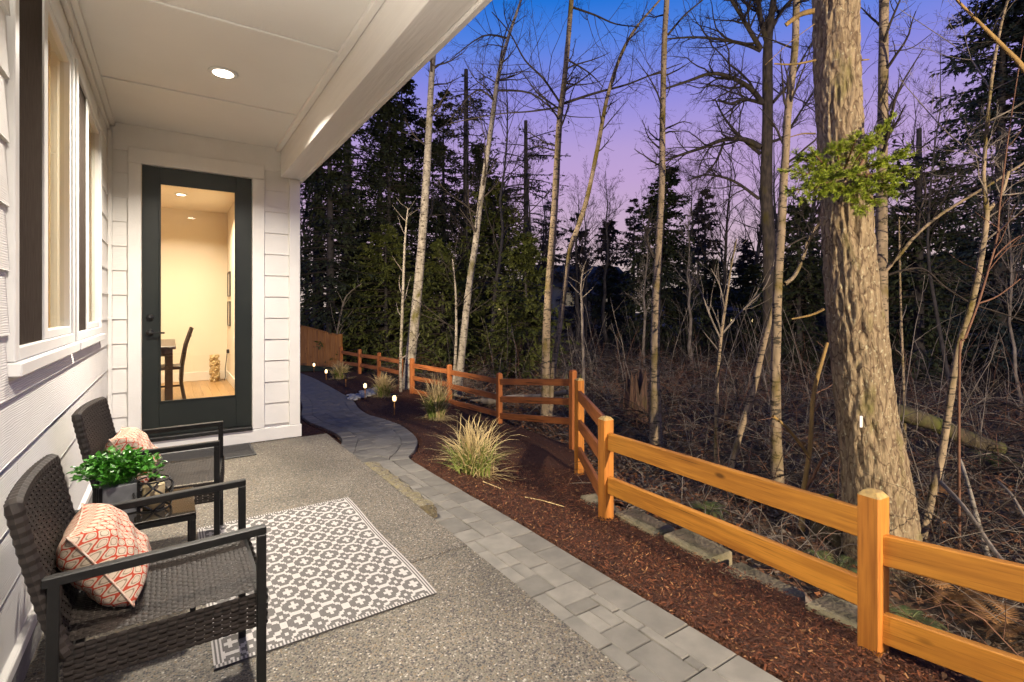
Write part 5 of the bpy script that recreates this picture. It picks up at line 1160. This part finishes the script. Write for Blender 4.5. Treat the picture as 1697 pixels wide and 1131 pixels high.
bare_tree('bare dense-twigged tree right of the moss-banded alder', 1500, 19, 150, 49, 8, .9)
bare_tree('bare twiggy tree spreading above the hemlocks left of the slim alder', 812, 17, 80, 31, 9, .9)
bare_tree('bare forked tree between the leaning alder and the spruce', 955, 22, 330, 32, 10, 1.)
bare_tree('bare upright tree left of the pointed spruce', 1003, 24, 285, 33, 8, .8)
bare_tree('bare many-branched tree left of the maple', 1190, 24, 250, 34, 9, 1.)
bare_tree('bare tree hidden behind the maple trunk', 1255, 26, 215, 35, 10, .9)
bare_tree('bare tree between the mossy alder and the big fir', 1345, 20, 60, 36, 12, .8)
bare_tree('bare tree just right of the big fir crown', 1435, 22, 40, 37, 10, .8)
bare_tree('thin bare tree in front of the blue-grey spruce', 1575, 13, 60, 38, 7, .6)
bare_tree('bare tree left of the house corner trees', 512, 30, 200, 39, 8, .8)
bare_tree('slim bare tree behind the straight alder', 905, 26, 330, 40, 8, .8)
bare_tree('pale grey bare trunk deep in the woods right of the spruce', 1150, 20, 360, 41, 7, .7, 'palewtwig', 'palewtwig')
bare_tree('pale grey forked trunk in front of the dark spruce', 1065, 18, 380, 42, 6, .7, 'palewtwig', 'palewtwig')
bare_tree('bare grey tree at the right edge of the woods', 1690, 12, 250, 43, 6, .7, 'palewtwig', 'palewtwig')
# distant woods as one mass
Pt = []
for k in range(44):
    px = -150+k*43+random.uniform(-15, 15); z = random.uniform(33, 44); p = PX(px, HY, z); H = PX(px, random.uniform(305, 430), z).z+.4; a, b, c_ = conifer(p, H, .02, 2.6, 300+k, nb=80, leaf=.27, sparse=.8, dens=1.2)
    for q in (a, c_): Pt.append((q[0]+np.array([p.x, p.y, -.4]), q[1]))
for k in range(46):
    px = -250+k*58+random.uniform(-25, 25); z = random.uniform(36, 70); yt = random.uniform(300, 400)
    if k % 3 == 0:
        p = PX(px, HY, z); g = -.4; H = PX(px, random.uniform(330, 440), z).z-g; a, b, c_ = conifer(p, H, .03, 3.2, 100+k, nb=70, leaf=.4, sparse=.7)
        for q in (a, c_): Pt.append((q[0]+np.array([p.x, p.y, g]), q[1]))
    else:
        p, g, a, b = bare_tree('', px, z, yt, 200+k, 6, 1., parts=True, k1=11)
        for q in (a, b): Pt.append((q[0]+np.array([p.x, p.y, -.4]), q[1]))
tag(npmesh('distant_woods', *join(Pt), M['farbark']), 'distant mixed woods closing the view behind the nearer trees', 'woods', kind='stuff')

# houses far behind the trees
def far_house(px, z, w, h, label, wins, roofh=2.2, rz=.3):
    p = PX(px, HY, z); t = empty('far_house', (p.x, p.y, -1.0), -R(YAW)+rz, label, 'house', 'houses far behind the woods')
    wm = mat('blue grey far siding', (.16, .18, .22), .8); rm2 = mat('far roof', (.06, .06, .07), .9)
    MB().box(-w/2, w/2, 0, 7, 0, h).build('wall', wm, t)
    MB().add([(-w/2-.3, -.3, h), (w/2+.3, -.3, h), (w/2+.3, 7.3, h), (-w/2-.3, 7.3, h), (-w/2-.3, 3.5, h+roofh), (w/2+.3, 3.5, h+roofh)], [(0, 1, 5, 4), (2, 3, 4, 5), (0, 4, 3), (1, 2, 5), (3, 2, 1, 0)]).build('roof', rm2, t)
    for x, z0, ww, hh, lit in wins:
        f_ = MB().box(x-ww/2-.08, x+ww/2+.08, -.06, -.005, z0-.08, z0+hh+.08).build('window', M['vinyl'] if not lit else M['farwin2'], t)
        MB().box(x-ww/2, x+ww/2, -.075, -.062, z0, z0+hh).build('pane', M['farwin'] if lit == 2 else M['farwin2'], f_)
far_house(985, 44, 8, 4.2, 'grey-blue two storey house glimpsed between leaning alder and spruce', [(1.2, 2.6, .8, 1.1, 1), (1.2, .9, .8, 1.1, 1), (-2.4, 2.6, .8, 1.1, 0)])
far_house(1655, 40, 8, 4.2, 'pale gabled house glimpsed through twigs at the far right', [(-1.5, 1.5, 1, 1.2, 1), (1.5, 1.5, 1, 1.2, 1)])
far_house(1205, 52, 10, 3, 'low house with two lit windows far behind the sapling', [(-1.9, 1.0, .5, .5, 2), (.6, 1.05, .55, .55, 2), (2.6, 1.0, .3, .35, 2)], 1.6, 0)
far_house(830, 46, 9, 3.5, 'house with a lit window shining through the green hemlocks', [(.2, 1.9, .9, 1.1, 2)], 1.8, 0)

# ------------------------------------------------------------------ stumps, logs, brush, ferns, litter
def stump(label, px, pyb, z, w, h, m, seed):
    r_ = random.Random(seed); p = PX(px, pyb, z); g = float(terr(p.x, p.y))-.05; k = 20; V = []; nl = 7
    tops = [h*r_.uniform(.55, 1.1) for _ in range(k)]
    for l in range(nl):
        for j in range(k):
            a = 2*math.pi*j/k; rr = w*(1.25-.3*l/(nl-1))*(1+.12*math.sin(3*a+seed)+r_.uniform(-.05, .05)); V.append((rr*math.cos(a), rr*math.sin(a), tops[j]*l/(nl-1)))
    Fc = [(l*k+j, l*k+(j+1) % k, (l+1)*k+(j+1) % k, (l+1)*k+j) for l in range(nl-1) for j in range(k)]; V.append((0, 0, h*.45)); Fc += [((nl-1)*k+j, (nl-1)*k+(j+1) % k, nl*k) for j in range(k)]
    o = MB().add(V, Fc).build('tree_stump', m, None, loc=(p.x, p.y, g)); return tag(o, label, 'stump', 'stumps behind the fence')
M['stump'] = bark('rotten stump wood', (.17, .095, .06), (.07, .045, .03), .3, scale=30, stretch=(1, 1, .15))
M['mstump'] = bark('mossy stump wood', (.10, .08, .045), (.05, .04, .025), 1.0, (.10, .11, .02), scale=30, stretch=(1, 1, .15))
stump('splintered reddish stump left of the snapped-stub alder', 1056, 660, 10, .20, 1.05, M['stump'], 1)
stump('small mossy stump at the left foot of the big fir', 1372, 820, 5.0, .12, .45, M['mstump'], 2)
stump('short dark stump behind the leaning alder pair', 950, 600, 12, .20, .9, M['mstump'], 3)
def log(label, a, b, za, zb, r0, r1, m):
    A, B = PX(*a, za), PX(*b, zb); A.z = max(A.z, float(terr(A.x, A.y))+r0*.5); B.z = max(B.z, float(terr(B.x, B.y))+r1*.5)
    Q, r_ = trunk_np([A, A.lerp(B, .35)+Vector((0, 0, .03)), A.lerp(B, .7)-Vector((0, 0, .02)), B], [r0, r0*.9, r1*1.1, r1], bump=.04)
    v, f = tubes(Q, r_, 9); o = npmesh('fallen_log', v-np.array(A), f, m, None, True); o.location = A; tag(o, label, 'log', 'fallen wood behind the fence')
log('mossy fallen log behind the fir', (1475, 680), (1660, 745), 7.5, 7.2, .13, .10, M['mstump'])
log('pale fallen branch below the leaning grey alder', (1560, 800), (1697, 970), 4.8, 3.6, .02, .015, M['palewtwig'])
log('bleached branch leaning over brush at lower right', (1590, 760), (1640, 930), 5.2, 4.2, .018, .02, M['birch'])
log('thin pale stick across brush at right edge', (1655, 800), (1720, 880), 4.8, 4.2, .014, .012, M['palewtwig'])
log('grey fallen log under the three rail fence', (800, 668), (940, 650), 11, 10.2, .07, .05, M['palewtwig'])
log('grey branch lying beyond the three rail fence', (780, 690), (880, 662), 11.5, 10.6, .04, .03, M['palewtwig'])
# brambles and twiggy brush
def brush(n, xr_, seed, name, m, label, L0=(.7, 2.0), rad=(.0022, .006), kids=3, upright=False):
    global rng
    keep = rng; rng = np.random.default_rng(seed); y = rng.uniform(-1.5, 22, n); d = xr_[0]+(xr_[1]-xr_[0])*rng.random(n)**1.3; x = fX(y)+d
    z = terr(x, y); an = rng.uniform(0, 2*np.pi, n); L_ = rng.uniform(*L0, n)*(.4+.6*np.clip(d/4.5, 0, 1)); cl = np.sin(x*1.7+seed)*np.sin(y*1.3+2*seed)+.5*np.sin(3.1*x-2.3*y); L_ = L_*np.where(cl > -.15, 1, .35); H = L_*rng.uniform(.15, .75, n); t = np.linspace(0, 1, 8)[None, :, None]
    b = np.stack([x, y, z-.03], 1)[:, None]; dr = np.stack([np.cos(an), np.sin(an), 0*an], 1)[:, None]
    P = b+dr*(L_[:, None, None]*t**1.2)+np.array([0, 0, 1.])*(H[:, None, None]*(2.1*t-1.7*t*t))+np.cumsum(rng.normal(0, .03, (n, 8, 3)), 1)*np.clip(L_, .3, 1.5)[:, None, None]
    if upright: P = b+dr*(L_[:, None, None]*.22*t**1.4)+np.array([0, 0, 1.])*(L_[:, None, None]*(t-.12*t*t))+np.cumsum(rng.normal(0, .018, (n, 8, 3)), 1)
    Rr = rng.uniform(*rad, n)[:, None]*np.linspace(1, .45, 8)[None]*(.55+np.hypot(x, y)/11)[:, None]
    C, Cr = grow(P, Rr, kids, .15, .9, (.4, 1.1), (-.2, -.5), up=0, wig=.15, n=5, rr=.65)
    o = npmesh(name, *join([tubes(P, Rr, 3), tubes(C, Cr, 3)]), m); tag(o, label, 'brush', kind='stuff'); rng = keep
brush(2600, (.5, 13), 51, 'bramble_thicket', M['redtwig'], 'tangled brown bramble thicket covering the forest floor', kids=2)
brush(3400, (.9, 13), 52, 'dry_brush', M['palewtwig'], 'pale dry brush and arching canes behind the fence', rad=(.002, .005), kids=2)
brush(380, (2.2, 16), 54, 'upright_saplings', M['palewtwig'], 'upright grey saplings and shoots crowding the woods behind the fence', L0=(1.2, 3.4), rad=(.003, .008), kids=5, upright=True)
brush(330, (1.8, 16), 55, 'red_shoots', M['redtwig'], 'upright reddish shoots among the brush', L0=(.8, 2.4), rad=(.0025, .006), kids=5, upright=True)
brush(1500, (2, 22), 53, 'dead_undergrowth', M['twig'], 'dark dead undergrowth deeper in the woods', L0=(1., 2.6), rad=(.004, .010), kids=3)
n = 24000; y = rng.uniform(-1, 14, n); x = fX(y)+.2+rng.random(n)**1.7*7; z = terr(x, y)+rng.uniform(0, .03, n); th = rng.uniform(0, 6.28, n); s_ = rng.uniform(.015, .045, n)
yb = rng.uniform(.5, 9, 26); y[:26] = yb; x[:26] = xr(yb)+(fX(yb)-xr(yb))*rng.uniform(.5, 1, 26); z[:26] = gz(x[:26], yb)+.012; s_[:26] = .018; lm_ = rng.choice(3, n, p=[.55, .12, .33]); lm_[:26] = 0
d = np.stack([np.cos(th), np.sin(th), rng.uniform(-.5, .5, n)], 1)*s_[:, None]; e_ = np.stack([-np.sin(th), np.cos(th), rng.uniform(-.6, .6, n)], 1)*s_[:, None]*.6; c_ = np.stack([x, y, z], 1)
V = np.stack([c_-d, c_+e_+np.array([0, 0, .01]), c_+d, c_-e_+np.array([0, 0, .01])], 1).reshape(-1, 3); j = np.arange(n)*4
tag(npmesh('leaf_litter', V, np.stack([j, j+1, j+2, j+3], 1), [M['leaf1'], M['leaf2'], M['leaf3']], mi=lm_), 'fallen brown leaves littering the ground behind the fence', 'leaves', kind='stuff')
def fern(label, px, py, z, L_, m, seed, nf=11, up=1.):
    r_ = random.Random(seed); p = PX(px, py, z); g = float(terr(p.x, p.y)); t = empty('sword_fern', (p.x, p.y, g), 0, label, 'fern', 'ferns behind the fence')
    for k in range(nf):
        an = 2*math.pi*k/nf+r_.uniform(-.3, .3); l = L_*r_.uniform(.7, 1.1); mb = MB(); pts = []
        for i in range(14):
            s_ = i/13; pts.append(Vector((math.cos(an)*l*s_*.85, math.sin(an)*l*s_*.85, l*up*(1.1*s_-1.0*s_*s_)+.01)))
        mb.tube(pts, [.004*(1-.8*i/13) for i in range(14)], 3)
        for i in range(1, 14):
            for j in (0, .5):
                q = pts[i-1].lerp(pts[i], j); w = l*.17*math.sin(math.pi*min(1, (i+j)/14)**.7)+.006; tt = (pts[i]-pts[i-1]).normalized(); sd = tt.cross(Vector((0, 0, 1))).normalized()
                for sg in (-1, 1): mb.add([q, q+sd*sg*w+tt*w*.25, q+tt*l*.032], [(0, 1, 2)] if sg > 0 else [(0, 2, 1)])
        mb.build('frond', m, t)
M['fern_b'] = mat('browned fern', (.26, .13, .045), .8, (.14, .075, .03), 12); M['fern_g'] = mat('green fern', (.055, .085, .022), .7, (.09, .10, .03), 12)
fern('withered brown fern behind the rightmost orange rails', 1580, 930, 3.9, .42, M['fern_b'], 1)
fern('brown fern under the right frame edge', 1670, 940, 3.5, .38, M['fern_b'], 2)
fern('green fern low beside the near orange post', 1505, 1020, 3.2, .26, M['fern_g'], 3)
fern('small green upright fern left of the near orange post', 1385, 960, 3.9, .40, M['fern_g'], 4, 6, 1.7)
fern('yellowing fern left of the snapped-stub alder base', 1040, 715, 8.6, .5, M['fern_b'], 5)
for k_, (px_, py_, zz_, ll_, mm_) in enumerate([(1130, 760, 7.2, .5, 'fern_b'), (1250, 800, 6.0, .45, 'fern_g'), (1010, 690, 9.5, .55, 'fern_g'), (1560, 780, 6.2, .5, 'fern_b'), (1650, 720, 7.5, .6, 'fern_g'), (1330, 700, 8.5, .55, 'fern_b'), (870, 660, 12.5, .6, 'fern_b'), (1210, 690, 9.5, .6, 'fern_b')]):
    fern(['drooping brown fern at the foot of the thin sapling', 'green fern between leaning trunk and mossy alder', 'green fern in brush left of the splintered stump', 'brown fern at the foot of the leaning grey alder', 'green fern beyond the mossy fallen log', 'brown fern deep in brush left of the fir', 'brown fern behind the three rail fence', 'brown fern in brush behind the thin sapling'][k_], px_, py_, zz_, ll_, M[mm_], 20+k_)
fern('mossy green fern behind the near rails', 1175, 830, 5.2, .30, M['fern_g'], 6)
